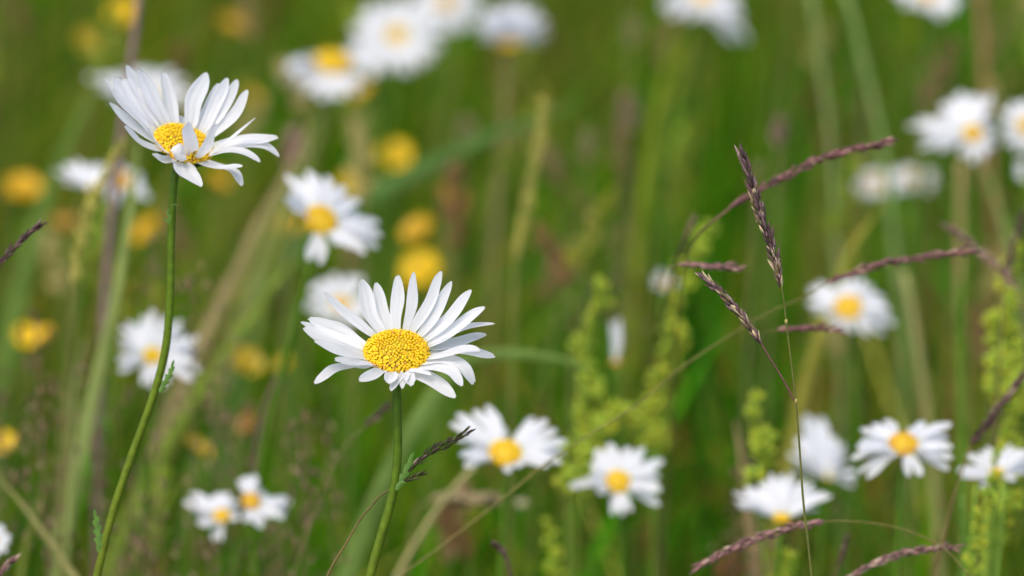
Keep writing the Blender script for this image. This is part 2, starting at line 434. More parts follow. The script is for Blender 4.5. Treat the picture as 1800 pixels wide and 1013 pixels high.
# ---------------------------------------------------------------- the tall daisy upper left
z2 = Z(160, 90, 3.7525)
def p2(x, y, w_, **o):
    if 'mid' in o: o['mid'] = [z2(*m) for m in o['mid']]
    if 'from' in o: o['from'] = z2(*o['from'])
    return (*z2(x, y), w_ / 3.7525, o)
hero2 = [
    p2(590, 428, 60, l=.55, **{'from': (595, 490)}),
    p2(90, 186, 80, mid=[(240, 350)], tipw=.2, l=1.1, **{'from': (415, 560)}),
    p2(236, 98, 100, mid=[(330, 300)], tipw=.2, l=1.1, **{'from': (460, 510)}),
    p2(165, 190, 130, mid=[(290, 370)], tipw=.5, l=1.1, **{'from': (425, 545)}),
    p2(140, 270, 124, mid=[(280, 420)], tipw=.4, l=1.1, **{'from': (410, 570)}),
    p2(310, 124, 112, mid=[(410, 310)], tipw=.22, **{'from': (500, 500)}),
    p2(210, 192, 120, mid=[(350, 360)], tipw=.4, **{'from': (450, 530)}),
    p2(480, 145, 108, mid=[(510, 320)], tipw=.32, **{'from': (545, 490)}),
    p2(840, 220, 110, mid=[(770, 400)], tipw=.32, **{'from': (720, 520)}),
    p2(760, 150, 144, mid=[(690, 330)], tipw=.3, **{'from': (650, 500)}),
    p2(898, 184, 112, mid=[(820, 370)], tipw=.34, **{'from': (745, 535)}),
    p2(962, 196, 112, mid=[(870, 380)], tipw=.36, **{'from': (765, 560)}),
    p2(1030, 262, 108, mid=[(930, 430)], tipw=.28, **{'from': (800, 600)}),
    p2(1222, 572, 84, mid=[(1020, 595)], tipw=.45, **{'from': (800, 640)}),
    p2(1243, 665, 84, mid=[(1000, 610), (1130, 625)], tipw=.4, curl=.06, **{'from': (800, 680)}),
    p2(1085, 440, 56, mid=[(900, 600)], tipw=.2, tw=.5, **{'from': (760, 735)}),
    p2(1106, 708, 88, mid=[(930, 655)], tipw=.5, peak=.6, curl=.04, **{'from': (790, 720)}),
    p2(990, 882, 60, mid=[(870, 765), (950, 800)], tipw=.5, peak=.75, **{'from': (790, 745)}),
    p2(988, 762, 78, mid=[(860, 770)], tipw=.4, peak=.5, **{'from': (730, 765)}),
    p2(724, 892, 124, mid=[(615, 790), (670, 835)], tipw=.16, peak=.35, s=-1, **{'from': (590, 745)}),
    p2(130, 350, 96, mid=[(240, 470)], tipw=.35, l=1.08, **{'from': (390, 610)}),
    p2(226, 502, 84, mid=[(330, 610)], tipw=.36, peak=.5, **{'from': (420, 670)}),
    p2(415, 685, 72, l=.62, mid=[(480, 725)], tipw=.5, cup=.25, **{'from': (540, 735)}),
    p2(378, 515, 84, l=.85, mid=[(430, 600)], tipw=.2, s=-1, tw=.2, **{'from': (490, 700)}),
    p2(590, 622, 104, l=.5, mid=[(570, 690)], tipw=.55, cup=.35, s=-1, **{'from': (610, 735)}),
    p2(648, 472, 88, l=.95, mid=[(652, 610)], tipw=.14, peak=.35, s=-1, **{'from': (665, 745)}),
    p2(824, 482, 96, l=.95, mid=[(770, 620)], tipw=.3, peak=.5, s=-1, **{'from': (710, 745)}),
]
daisy('tall white daisy at upper left, cupped petals leaning right over its yellow disc', 321, 256, 1.545, 50, (0.33, 0.78, 0.53),
      hero2, [(305, 330), (301, 420), (299, 520), (290, 620), (265, 710), (225, 820), (193, 920), (170, 1016)], hero=True, L=112, dome=.40,
      ground=(-0.05, 0.06), seed=8, stem_r=7.5, warm=.04)

# ---------------------------------------------------------------- blurred daisies, traced ones
D = daisy
D('blurred daisy behind the tall bending stem at left, small orange disc', 268, 626, 1.98, 15, (0.05, 0.45, 0.85), [
    (258, 543, 32), (216, 567, 30), (206, 600, 26), (208, 645, 32, dict(tipw=.6)), (257, 684, 30), (294, 686, 24), (292, 556, 22),
    (327, 566, 30), (352, 602, 34), (358, 630, 30), (345, 660, 34), (235, 575, 24)], [(270, 720), (262, 800)], seed=21, ground=(0, .05))
D('blurred daisy left of the picture centre, tilted oval disc, one petal hanging straight down', 563, 388, 1.93, 27, (0.30, 0.42, 0.85), [
    (512, 305, 30), (535, 305, 30), (566, 297, 36), (592, 318, 28), (612, 335, 36), (634, 362, 38), (669, 402, 38), (655, 420, 30), (660, 445, 38),
    (625, 430, 34), (604, 430, 30), (552, 462, 38), (507, 345, 28), (520, 330, 28), (512, 365, 22)], [(545, 470), (520, 560)], seed=22, dome=.35, ground=(-.04, .05))
D('blurred daisy under the sharp one, lower centre, petals in two wings with wide yellow disc', 888, 798, 1.84, 27, (0.05, 0.62, 0.78), [
    (800, 738, 34), (808, 765, 28), (843, 712, 40), (868, 745, 34), (806, 812, 34), (820, 800, 30), (905, 832, 38, dict(s=-1)),
    (945, 738, 30), (972, 745, 40), (965, 770, 34), (996, 785, 34), (990, 805, 30), (970, 815, 26), (830, 780, 30)],
  [(888, 850), (884, 930)], seed=23, ground=(0, .05))
D('blurred daisy right of lower centre, few broad petals with gaps, upright pair on top', 1086, 848, 1.9, 21, (0.0, 0.45, 0.88), [
    (1060, 785, 46), (1120, 785, 40), (1105, 800, 26), (1035, 822, 36), (1045, 860, 34), (1085, 905, 30), (1102, 905, 30), (1166, 822, 40), (1160, 875, 42),
    (1135, 850, 30), (1140, 815, 30), (1002, 855, 20, dict(l=1.1))], [(1092, 930), (1095, 1000)], seed=24, ground=(0, .05))
D('blurred daisy crossed by the thin upright grass stem at lower right, petals fanned upward', 1374, 912, 1.85, 13, (0.0, 0.86, 0.50), [
    (1288, 873, 24), (1300, 890, 20), (1322, 850, 34), (1345, 845, 22), (1365, 832, 34), (1385, 832, 26), (1405, 838, 30), (1425, 842, 26), (1448, 858, 26),
    (1460, 872, 20), (1335, 905, 20), (1440, 888, 26), (1310, 860, 22)], [(1370, 960), (1366, 1010)], seed=25, ground=(0, .05))
D('blurred daisy at lower right with orange disc and evenly spread flat petals', 1588, 782, 1.8, 24, (0.03, 0.66, 0.75), [
    (1545, 740, 34), (1508, 762, 30), (1530, 752, 28), (1495, 798, 30), (1510, 785, 26), (1517, 835, 28), (1608, 838, 34, dict(s=-1)), (1560, 800, 24),
    (1630, 750, 32), (1672, 755, 34), (1676, 778, 30), (1668, 815, 36), (1650, 800, 24), (1615, 752, 26)], [(1582, 860), (1578, 960)], seed=26, ground=(0, .05), warm=.4)
D('blurred daisy cut by the right picture edge, narrow spaced petals among yellow-green stems', 1752, 832, 1.82, 11, (0.05, 0.70, 0.70), [
    (1685, 828, 20), (1700, 800, 20), (1692, 838, 18), (1728, 788, 24), (1722, 850, 24, dict(s=-1)), (1745, 792, 20), (1768, 795, 24), (1785, 780, 24), (1788, 840, 24),
    (1812, 800, 30), (1815, 822, 26)], [(1748, 880), (1742, 980)], seed=27, ground=(.02, .05), col=(0.12, 0.2, 0.02))
D('blurred daisy under the purple seed head at right, amber disc, petals in three clumps', 1492, 542, 2.12, 24, (-0.10, 0.50, 0.82), [
    (1412, 520, 34), (1425, 498, 28), (1420, 540, 26), (1488, 488, 28), (1508, 488, 32), (1470, 505, 20), (1545, 505, 30), (1565, 530, 34), (1572, 560, 34),
    (1555, 580, 30), (1530, 585, 26), (1462, 572, 26), (1490, 585, 26), (1540, 545, 28)], [(1500, 640), (1505, 720)], seed=28, ground=(.02, .1), warm=.3)
D('blurred daisy upper right with three tall upright petals and a small orange disc', 1711, 236, 2.3, 17, (0.0, 0.5, 0.85), [
    (1662, 172, 34), (1697, 160, 34), (1680, 165, 26), (1732, 165, 34), (1645, 190, 26), (1652, 205, 26), (1600, 215, 24, dict(l=1.0)), (1612, 255, 26), (1625, 225, 28),
    (1640, 262, 26), (1720, 285, 32), (1742, 268, 30), (1748, 235, 26), (1690, 275, 18), (1745, 210, 20)], [(1705, 330), (1700, 440)], seed=29, ground=(0, .1), warm=.4)
D('blurred ragged daisy at lower left, single amber disc, petals bunched above it', 390, 908, 1.93, 15, (-0.2, 0.60, 0.75), [
    (325, 872, 34), (334, 884, 30), (370, 868, 38), (388, 866, 38), (404, 872, 36), (414, 888, 34), (347, 912, 40), (356, 920, 30), (382, 952, 24), (418, 905, 28), (366, 882, 36)],
  [(392, 960), (390, 1010)], seed=30, ground=(0, .05), warm=.3)
D('blurred half withered daisy at lower left, tall upright petal pair, brown disc', 441, 882, 1.9, 16, (0.2, 0.45, 0.85), [
    (424, 834, 28), (438, 834, 32), (449, 845, 24), (474, 876, 28), (480, 905, 24), (512, 893, 40, dict(l=1.05)), (505, 905, 30, dict(l=1.05)), (458, 928, 20), (446, 920, 18), (430, 918, 18)],
  [(445, 950), (450, 1010)], seed=31, ground=(.01, .05), warm=.8)
# ---------------------------------------------------------------- softer ones farther back
def spread(n, ln, w_, lift=8, arch=.06, miss=.05): return dict(n=n, len=ln, w=w_, lift=lift, arch=arch, miss=miss)
D('blurred dull daisy directly behind the tall upper left daisy, petals showing either side', 255, 168, 2.6, 20, (0.0, 0.75, 0.6), [
    (155, 135, 20), (175, 155, 20), (195, 130, 26), (225, 125, 28), (250, 118, 26), (280, 125, 30), (310, 130, 34), (330, 150, 36), (335, 175, 30), (300, 190, 28), (200, 175, 20), (230, 200, 24)],
  [(222, 250), (210, 320)], seed=41, ground=(-.05, .1), stem_r=11, col=(0.12, 0.13, 0.02))
D('blurred daisy side view at far left, white petals swept left and up, beside olive stalk', 168, 335, 2.3, 13, (-0.25, 0.90, 0.2), [
    (98, 292, 32), (108, 308, 26), (125, 285, 24), (140, 300, 26), (165, 285, 24), (185, 285, 30), (195, 300, 26), (150, 300, 30)], [(165, 400), (150, 480)], seed=42, ground=(0, .1))
D('blurred drooping daisy at left with beige disc, split by a pale green stalk', 212, 318, 2.25, 16, (0.0, 0.3, 0.9), [
    (196, 355, 26), (202, 362, 18), (254, 340, 28), (262, 350, 22), (235, 300, 18), (250, 310, 18), (210, 290, 18), (190, 340, 18)], [(214, 400), (208, 480)], seed=43, ground=(0, .1), warm=.8)
D('very soft daisy directly behind the sharp middle one, upper left side, cream disc', 600, 535, 2.3, 15, (0.05, 0.60, 0.7), spread(13, 54, 27, 18, .06, .25), [(602, 600), (600, 700)], seed=44, ground=(0, .1), warm=.3)
D('blurred daisy at top left of centre with bright yellow disc above drooping petals', 585, 116, 2.6, 32, (0.12, 0.86, 0.42), [
    (485, 130, 34), (495, 150, 34), (520, 165, 34), (550, 175, 34), (580, 178, 34), (610, 172, 32), (632, 160, 28), (505, 115, 28), (530, 105, 26)],
  [(570, 220), (540, 300)], seed=45, dome=.75, ground=(-.06, .1), stem_r=12, col=(0.14, 0.19, 0.03))
D('largest soft daisy at the top of the picture, full double ring of petals, pale disc', 697, 62, 2.95, 17, (0.1, 0.45, 0.88), spread(21, 66, 26, 8, .06, .08), [(690, 160), (680, 260)], seed=46, ground=(-.03, .1), dome=.3)
D('second petal layer daisy just below left of the largest soft top daisy, facing down left', 662, 95, 3.05, 15, (-0.1, 0.85, 0.45), spread(16, 60, 30, 0, .04, 0), [(665, 180), (660, 260)], seed=47, ground=(-.03, .1))
D('greyish soft daisy cut by the top edge between two whiter daisies', 785, 2, 3.4, 16, (0.0, 0.3, 0.9), spread(18, 46, 26, -5, .02, .05), [(790, 110), (790, 200)], seed=48, ground=(0, .1), warm=.5)
D('soft white daisy at top centre, bowl of upright petals over a tan base', 893, 80, 2.85, 20, (0.02, 0.95, 0.25), [
    (836, 38, 34), (842, 20, 34), (862, 8, 36), (885, 4, 36), (905, 5, 36), (930, 10, 36), (950, 24, 36), (968, 45, 34), (962, 68, 30), (842, 58, 30),
    (855, 28, 36, dict(s=-1)), (880, 18, 36, dict(s=-1)), (910, 18, 36, dict(s=-1)), (940, 34, 36, dict(s=-1)), (955, 55, 32, dict(s=-1)), (850, 50, 32, dict(s=-1))],
  [(888, 180), (880, 280)], seed=49, ground=(0, .1), L=80, col=(0.2, 0.17, 0.06))
D('soft daisy at the top edge right of centre, long petals hanging down to the right', 1235, -5, 2.9, 18, (-0.1, 0.8, 0.5), [
    (1160, 5, 34), (1175, 22, 34), (1205, 30, 34), (1240, 32, 34), (1268, 40, 36), (1290, 62, 36), (1305, 75, 32), (1305, 45, 32), (1300, 10, 32), (1190, -40, 30), (1240, -60, 30), (1290, -30, 30)],
  [(1225, 80), (1190, 200)], seed=50, ground=(-.06, .1))
D('soft daisy cut by the top edge near the right corner, beige middle', 1632, -8, 2.7, 16, (0.1, 0.7, 0.6), spread(16, 46, 26, 5), [(1630, 80), (1625, 180)], seed=51, ground=(0, .1), warm=.4)
D('soft daisy cut by the right edge at upper right, its left petals upright', 1805, 222, 2.35, 16, (0.0, 0.45, 0.85), [
    (1765, 190, 26), (1762, 215, 26), (1765, 245, 26), (1785, 178, 26), (1780, 262, 24), (1810, 170, 26), (1835, 190, 26), (1840, 240, 26), (1810, 275, 26)], [(1812, 330), (1815, 420)], seed=52, ground=(.02, .1))
D('soft daisy mostly outside the right edge, only one left petal tip in view', 1822, 302, 2.4, 13, (0.0, 0.5, 0.85), spread(12, 26, 20, 5), [(1822, 380), (1824, 450)], seed=53, ground=(.02, .1))
D('faint grey daisy far back right, left one of a dim pair', 1540, 322, 2.95, 11, (0.0, 0.80, 0.55), spread(15, 33, 16, 5), [(1545, 400), (1550, 470)], seed=54, ground=(0, .1), warm=.5)
D('faint grey daisy far back right, right one of a dim pair', 1606, 314, 2.9, 11, (0.1, 0.75, 0.55), spread(15, 31, 16, 5), [(1606, 400), (1606, 470)], seed=55, ground=(0, .1), warm=.5)
D('soft daisy turned away at lower right, plain white cone of petals without visible disc', 1460, 842, 2.07, 8, (-0.22, 0.95, 0.05), [
    (1430, 732, 44), (1412, 758, 46), (1396, 788, 44), (1392, 812, 40), (1450, 758, 44), (1468, 782, 44), (1486, 806, 40), (1498, 828, 36), (1502, 846, 30), (1430, 770, 44), (1445, 795, 44), (1410, 835, 30)],
  [(1450, 900), (1440, 980)], seed=56, ground=(0, .1))
D('small pale withered daisy beside the dark stem right of centre', 1168, 498, 2.3, 7, (0.0, 0.6, 0.8), spread(7, 20, 10, 25), [(1170, 560), (1168, 620)], seed=57, ground=(0, .1), warm=.9)
D('narrow pale closed daisy between the yellow-green spikes right of centre', 1082, 640, 2.1, 10, (0.05, 1.0, 0.05), [
    (1076, 566, 10), (1088, 560, 10)], [(1085, 700), (1088, 760)], seed=58, ground=(0, .1), warm=.5)
D('white daisy petals just entering at the left edge near the bottom', -18, 952, 1.8, 14, (0.1, 0.6, 0.8), spread(12, 26, 20, 5), [(-18, 1000), (-20, 1040)], seed=59, ground=(0, .05))
D('tiny faded white bloom right of the beige seed head at lower centre', 917, 884, 2.1, 4, (0, .7, .7), spread(7, 6, 5, 10), [(917, 930), (915, 1000)], seed=60, ground=(0, .05), stem_r=4)

# ---------------------------------------------------------------- buttercups
def buttercup(label, px, py, d, r, col=(0.80, 0.52, 0.008), N=(0, .5, .8), lean=0.0, seed=0):
    rs = random.Random(seed); d = min(d, .41 / (.158 + (py - 506.5) * 1e-4)); s = K * d; N = CV(*N); c = P(px, py, d); a, b = basis(N); R = r * s * 1.05
    st = stem_points(c - N * R * .3, [(px + lean * 40, py + 70), (px + lean * 90, py + 150)], d, (lean * .03, .1))
    root = thing('buttercup', label, 'buttercup', (st[-1].x, st[-1].y, 0), 'yellow flowers blurred in the background')
    for k in range(5):
        t = 2 * PI * (k / 5) + rs.uniform(-.1, .1) + seed; dr = a * math.cos(t) + b * math.sin(t); sd = N.cross(dr)
        mb = MB(); vs = []; nu, nv = 7, 7
        for i in range(nu):
            u = i / (nu - 1)
            for j in range(nv):
                v = j / (nv - 1) * 2 - 1
                wv = (0.16 + 0.62 * math.sin(min(1, u * 1.15) * PI * .5)) * (1 if u < .8 else math.sqrt(max(.05, 1 - ((u - .8) / .21) ** 2)))
                vs.append(c + dr * R * (0.08 + .92 * u) * (1 - .06 * v * v) + sd * R * wv * v + N * R * (0.32 * u * u + .10 * v * v * u))
        mb.add(vs, [(i * nv + j, i * nv + j + 1, (i + 1) * nv + j + 1, (i + 1) * nv + j) for i in range(nu - 1) for j in range(nv - 1)], col)
        mb.build('petal', M_YEL, root)
    mb = MB()
    for k in range(26):
        t = k * 2.4; rr = R * .28 * math.sqrt(k / 26); o = c + (a * math.cos(t) + b * math.sin(t)) * rr
        e = o + N * R * (.26 - rr / R * .3) + (a * math.cos(t) + b * math.sin(t)) * rr * .5
        tube(mb, [o, e], [R * .02, R * .045], 5, (0.62, 0.42, 0.02), 3)
    mb.build('stamens', M_FLORET, root)
    mb = MB(); tube(mb, st, [2.8 * s, 3.2 * s, 4 * s], 6, (0.10, 0.15, 0.03), 18); mb.build('stem', M_STEM, root)
YB = (0.80, 0.55, 0.008); YO = (0.62, 0.37, 0.010); YD = (0.46, 0.34, 0.02)
for i, (lb, px, py, d, r, col) in enumerate([
    ('bright round buttercup left of centre, largest yellow bloom above the sharp daisy', 693, 276, 3.0, 30, YB),
    ('golden buttercup alone right of the bright round one, above centre', 792, 348, 3.0, 24, YO),
    ('dull orange buttercup between the round yellow one and the sharp daisy', 736, 408, 3.1, 29, YO),
    ('wide yellow buttercup just behind the top petals of the sharp daisy', 740, 476, 2.9, 34, YB),
    ('yellow buttercup at the top left above the tall daisy', 215, 24, 3.2, 24, YB),
    ('dim olive yellow buttercup at far top left', 155, 72, 3.8, 22, YD),
    ('dim amber buttercup near the top edge left of centre', 411, 48, 3.6, 24, YO),
    ('amber buttercup at the left edge, level with the tall daisy stem top', 40, 335, 3.0, 32, YO),
    ('amber buttercup touching the tall daisy stem on its left', 262, 408, 2.9, 30, YO),
    ('yellow buttercup behind the left petals of the daisy left of centre', 503, 400, 2.8, 28, YO),
    ('dim yellow buttercup behind the right shoulder of the daisy left of centre', 618, 328, 3.3, 28, YD),
    ('yellow buttercup at far left, one of a touching pair, left one', 45, 592, 2.7, 22, YB),
    ('yellow buttercup at far left, one of a touching pair, right one', 78, 590, 2.75, 18, YO),
    ('dim yellow buttercup left of the sharp daisy near its lower left petals', 432, 640, 3.0, 30, YD),
    ('dim yellow buttercup lower left above the ragged daisy', 345, 790, 3.0, 30, YD),
    ('bright yellow buttercup entering at the left edge in the lower half', 2, 778, 2.3, 22, YB),
    ('small orange buttercup between stalks left of the tall daisy stem', 186, 478, 2.9, 15, YO),
    ('orange buttercup below the right petals of the tall daisy', 378, 318, 3.2, 24, YO),
    ('dim yellow buttercup to the right of the tall daisy petals', 440, 172, 3.4, 22, YO),
    ('orange withered buttercup left of the sharp daisy stem', 436, 745, 2.9, 20, (0.28, 0.13, 0.03)),
    ('dim orange buttercup behind the pale stalk at left', 110, 395, 3.2, 22, (0.36, 0.2, 0.03)),
    ('dim yellow buttercup beneath the top left daisy with the yellow disc', 638, 165, 3.2, 24, YO),
    ('dim orange buttercup left of centre under the tan stalk', 500, 640, 3.3, 16, YD),
]):
    buttercup(lb, px, py, d, r, col, N=(rnd.uniform(-.3, .3), .5, .8) if col is YB else (rnd.uniform(-.8, .8), rnd.uniform(.4, 1.0), rnd.uniform(.25, .8)), lean=rnd.uniform(-.5, .3), seed=i)

# ---------------------------------------------------------------- grass seed heads
PAL = {'purple': [((0.13, 0.068, 0.075), 4), ((0.23, 0.15, 0.16), 2), ((0.075, 0.045, 0.045), 4), ((0.20, 0.16, 0.07), 2), ((0.55, 0.44, 0.26), 1.6)],
       'rose': [((0.20, 0.085, 0.085), 4), ((0.17, 0.075, 0.075), 3), ((0.40, 0.25, 0.19), 1.6)],
       'dark': [((0.075, 0.035, 0.035), 4), ((0.12, 0.07, 0.06), 3), ((0.35, 0.27, 0.18), .7)],
       'olive': [((0.09, 0.10, 0.02), 4), ((0.16, 0.17, 0.05), 2), ((0.10, 0.055, 0.05), 3), ((0.38, 0.30, 0.17), .8)],
       'pink': [((0.27, 0.14, 0.13), 4), ((0.20, 0.10, 0.10), 3), ((0.46, 0.34, 0.25), 2)],
       'tan': [((0.34, 0.26, 0.13), 4), ((0.26, 0.21, 0.10), 3)],
       'yolive': [((0.52, 0.47, 0.10), 4), ((0.34, 0.32, 0.07), 3)]}
def pick(pal, rs):
    t = sum(x[1] for x in pal); q = rs.random() * t
    for c, wt in pal:
        q -= wt
        if q <= 0: break
    k = rs.uniform(.8, 1.25); return tuple(x * k for x in c)

def lens(mb, o, dr, side, ln, wd, col, bend=0.0):
    """a pointed spikelet scale with a keel"""
    nx = dr.cross(side).normalized(); vs = [o]; prof = [(.12, .55), (.35, 1), (.62, .85), (.85, .4)]
    for u, r in prof:
        c = o + dr * ln * u + side * bend * ln * u * u
        vs += [c + side * wd * r, c + nx * wd * r * .75, c - side * wd * r, c - nx * wd * r * .6]
    vs.append(o + dr * ln + side * bend * ln); fs = []
    for k in range(4): fs.append((0, 1 + k, 1 + (k + 1) % 4)); 
    for i in range(3):
        for k in range(4):
            a = 1 + i * 4; fs.append((a + k, a + 4 + k, a + 4 + (k + 1) % 4, a + (k + 1) % 4))
    for k in range(4): fs.append((13 + k, 17, 13 + (k + 1) % 4))
    mb.add(vs, fs, col)

def head_mesh(mb, pts, s, n, ln, wd, rad, pal, rs, ang=16, awn=True, prof=None):
    """pts: base to tip; spikelets overlapping along the axis"""
    path = catmull(pts, 80); prof = prof or [.35, .8, 1, 1, .95, .85, .6, .3]
    tube(mb, pts, [.9 * s, .5 * s], 5, pal[0][0], 20)
    for i in range(n):
        u = (i + rs.random()) / n * .94; k = int(u * 79); p = path[k]; t = (path[min(79, k + 2)] - path[max(0, k - 2)]).normalized()
        x = t.orthogonal().normalized(); y = t.cross(x); th = i * 2.4 + rs.uniform(-.5, .5)
        dr = x * math.cos(th) + y * math.sin(th); r = lin(prof, u) * rad * s
        a = math.radians(ang * rs.uniform(.4, 1.4)); o = p + dr * r * rs.uniform(.1, .75)
        v = (t * math.cos(a) + dr * math.sin(a)).normalized(); sd = v.cross(dr).normalized()
        L_ = ln * s * rs.uniform(.55, 1.35); col = pick(pal, rs)
        lens(mb, o, v, sd, L_, wd * s * rs.uniform(.75, 1.15), col, rs.uniform(-.08, .08))
        if rs.random() < .6:
            v2 = (v + dr * .16).normalized(); lens(mb, o, v2, sd, L_ * .8, wd * s * .6, pick(pal, rs), rs.uniform(-.08, .08))
        if awn and rs.random() < .6:
            e = o + v * L_; tube(mb, [e - v * L_ * .1, e + (v + dr * .25).normalized() * L_ * rs.uniform(.25, .5)], [.35 * s, .12 * s], 3, (0.22, 0.17, 0.07), 3)

def ppts(px, d): return [P(*(q if len(q) == 3 else (q[0], q[1], d))) for q in px]

def grass_head(label, heads, stems, d, pal, n=60, ln=17, wd=2.6, rad=8, sr=2.0, scol=(0.12, 0.10, 0.04), ground=(0, .05), seed=0, awn=True, cat='seed stalk', group='grass stalks with seed heads', name='seed_stalk', ang=16):
    """heads: paths base to tip; stems: paths top to bottom, the first runs on to the ground"""
    rs = random.Random(seed); s = K * d
    gnd = to_ground(ppts(stems[0], d), *ground)
    root = thing(name, label, cat, (gnd[-1].x, gnd[-1].y, 0), group)
    for i, h in enumerate(heads):
        mb = MB(); nn = n if not isinstance(n, list) else n[i]
        head_mesh(mb, ppts(h, d), s, nn, ln, wd, rad if not isinstance(rad, list) else rad[i], PAL[pal], rs, awn=awn, ang=ang)
        mb.build('seed_head', M_SEED, root)
    for i, st in enumerate(stems):
        mb = MB(); q = ppts(st, d) + (gnd if i == 0 else [])
        sc = scol if not isinstance(scol, list) else scol[i]
        tube(mb, q, [sr * .6 * s, sr * s, sr * 1.2 * s, sr * 1.3 * s] if i == 0 else [sr * .65 * s, sr * .8 * s], 7, sc, 90)
        if i == 0 and d < 1.52:
            for (nx_, ny_) in ((1382, 566), (1399, 706)):
                o = P(nx_, ny_, d); tube(mb, [o + UP * 5 * s, o + UP * 1 * s, o - UP * 4 * s], [sr * .7 * s, sr * 1.45 * s, sr * .9 * s], 7, (0.30, 0.26, 0.08), 6)
        mb.build('stem', M_STEM, root)
    return root

grass_head('sharp forked grass stalk at right with two dark purple seed heads', [
    [(1373, 506), (1366, 470), (1354, 430), (1343, 395), (1332, 360), (1322, 325), (1310, 290), (1299, 258)],
    [(1338, 606), (1322, 580), (1306, 558), (1288, 538), (1268, 516), (1250, 498), (1232, 480)]],
    [[(1373, 500), (1378, 530), (1382, 566), (1390, 630), (1399, 706), (1405, 780), (1412, 880), (1420, 950), (1427, 1016)],
     [(1338, 604), (1352, 628), (1375, 665), (1397, 706)]], 1.5, 'purple', n=[125, 84], ln=23, wd=3.4, rad=[11, 6.4], sr=2.3,
    scol=[(0.105, 0.115, 0.025), (0.13, 0.06, 0.05)], seed=5, ground=(.01, .03))
grass_head('olive and brown seed head passing behind the sharp daisy stem, bent to upper right', [
    [(704, 846), (722, 822), (745, 803), (770, 788), (795, 776), (815, 764), (829, 755)], [(706, 846), (720, 842), (735, 835)]],
    [[(706, 846), (690, 858), (668, 872), (650, 893), (632, 915), (612, 950), (590, 985), (574, 1016)]], 1.525, 'olive', n=[44, 8], ln=21, wd=3.0, rad=[6, 3], sr=2.3,
    scol=(0.15, 0.11, 0.035), seed=6, ground=(-.05, .02), awn=False)
grass_head('soft purple seed head at upper right, arching up right behind the sharp forked one', [
    [(1280, 368), (1315, 345), (1350, 325), (1390, 305), (1430, 285), (1475, 270), (1525, 258), (1578, 245)]],
    [[(1285, 365), (1250, 392), (1218, 428, 1.72), (1200, 480, 1.82), (1190, 560, 1.95), (1185, 660, 2.05)]], 1.66, 'rose', n=70, ln=22, wd=4.2, rad=7, sr=3, scol=(0.17, 0.09, 0.06), seed=7, ground=(-.03, .05), awn=False)
grass_head('long soft rose seed head at right over the daisy, thin stem slanting down left', [
    [(1450, 500), (1490, 483), (1540, 467), (1590, 457), (1640, 450), (1690, 444), (1722, 441)]],
    [[(1455, 498), (1410, 524), (1350, 550), (1280, 592), (1200, 645), (1120, 712), (1040, 762), (960, 815), (890, 872), (790, 950), (700, 1016)]], 1.68, 'rose', n=64, ln=24, wd=3.4, rad=5.5, sr=1.7, scol=(0.17, 0.15, 0.04), seed=8, ground=(-.05, .05), awn=False)
grass_head('short soft pinkish seed head left of the sharp forked grass, pointing right', [
    [(1190, 466), (1215, 465), (1240, 467), (1270, 470), (1305, 474)]],
    [[(1192, 466), (1172, 472, 1.68), (1158, 500, 1.78), (1150, 560, 1.95), (1150, 640, 2.1)]], 1.64, 'pink', n=30, ln=20, wd=3.6, rad=5, sr=1.8, scol=(0.20, 0.14, 0.06), seed=9, ground=(-.04, .05), awn=False)
grass_head('short rose seed head below the amber daisy, crossing the upright grass stem', [
    [(1365, 580), (1395, 578), (1430, 578), (1476, 581)]],
    [[(1366, 580), (1345, 586, 1.72), (1330, 610, 1.85), (1322, 670, 2.0), (1318, 740, 2.1)]], 1.67, 'rose', n=26, ln=20, wd=3.4, rad=4.6, sr=1.5, scol=(0.2, 0.15, 0.06), seed=10, ground=(.0, .05), awn=False)
grass_head('arched pinkish seed head at the bottom right, drooping to lower left', [
    [(1450, 916), (1400, 926), (1350, 940), (1310, 955), (1270, 972), (1240, 988), (1214, 1004)]],
    [[(1445, 917), (1480, 916), (1540, 921), (1600, 935), (1660, 965), (1700, 1010)]], 1.62, 'pink', n=66, ln=21, wd=3.6, rad=6.5, sr=1.7, scol=(0.16, 0.14, 0.04), seed=11, ground=(.05, .05), awn=False)
grass_head('pinkish seed head rising right at the bottom right corner', [
    [(1485, 1018), (1530, 995), (1570, 978), (1615, 968), (1655, 963), (1690, 962)]],
    [[(1490, 1014), (1470, 1030), (1450, 1060)]], 1.63, 'pink', n=48, ln=21, wd=3.8, rad=5.6, sr=2.6, scol=(0.2, 0.15, 0.08), seed=12, ground=(-.05, .05), awn=False)
grass_head('dark brown seed head entering at the left edge, pointing up right', [
    [(-25, 490), (0, 462), (20, 440), (38, 422), (58, 404), (76, 392)]],
    [[(-25, 488), (-50, 530), (-70, 600), (-80, 700)]], 1.58, 'dark', n=44, ln=18, wd=3.2, rad=5.5, sr=2.2, scol=(0.12, 0.08, 0.04), seed=13, ground=(-.02, .05), awn=False)
grass_head('small brown seed head in the bottom left corner', [
    [(-20, 1035), (0, 1008), (14, 994), (28, 981)]],
    [[(-20, 1034), (-35, 1060), (-50, 1100)]], 1.6, 'pink', n=24, ln=17, wd=3.0, rad=5.5, sr=2.0, scol=(0.12, 0.08, 0.04), seed=14, ground=(-.02, .05), awn=False)
grass_head('soft dark brown seed head rising to the right edge at lower right', [
    [(1705, 785), (1725, 758), (1750, 725), (1775, 693), (1800, 660)]],
    [[(1706, 784), (1690, 830), (1670, 900), (1655, 960)]], 1.72, 'dark', n=40, ln=24, wd=3.6, rad=5, sr=3, scol=(0.15, 0.10, 0.04), seed=15, ground=(-.02, .05), awn=False)
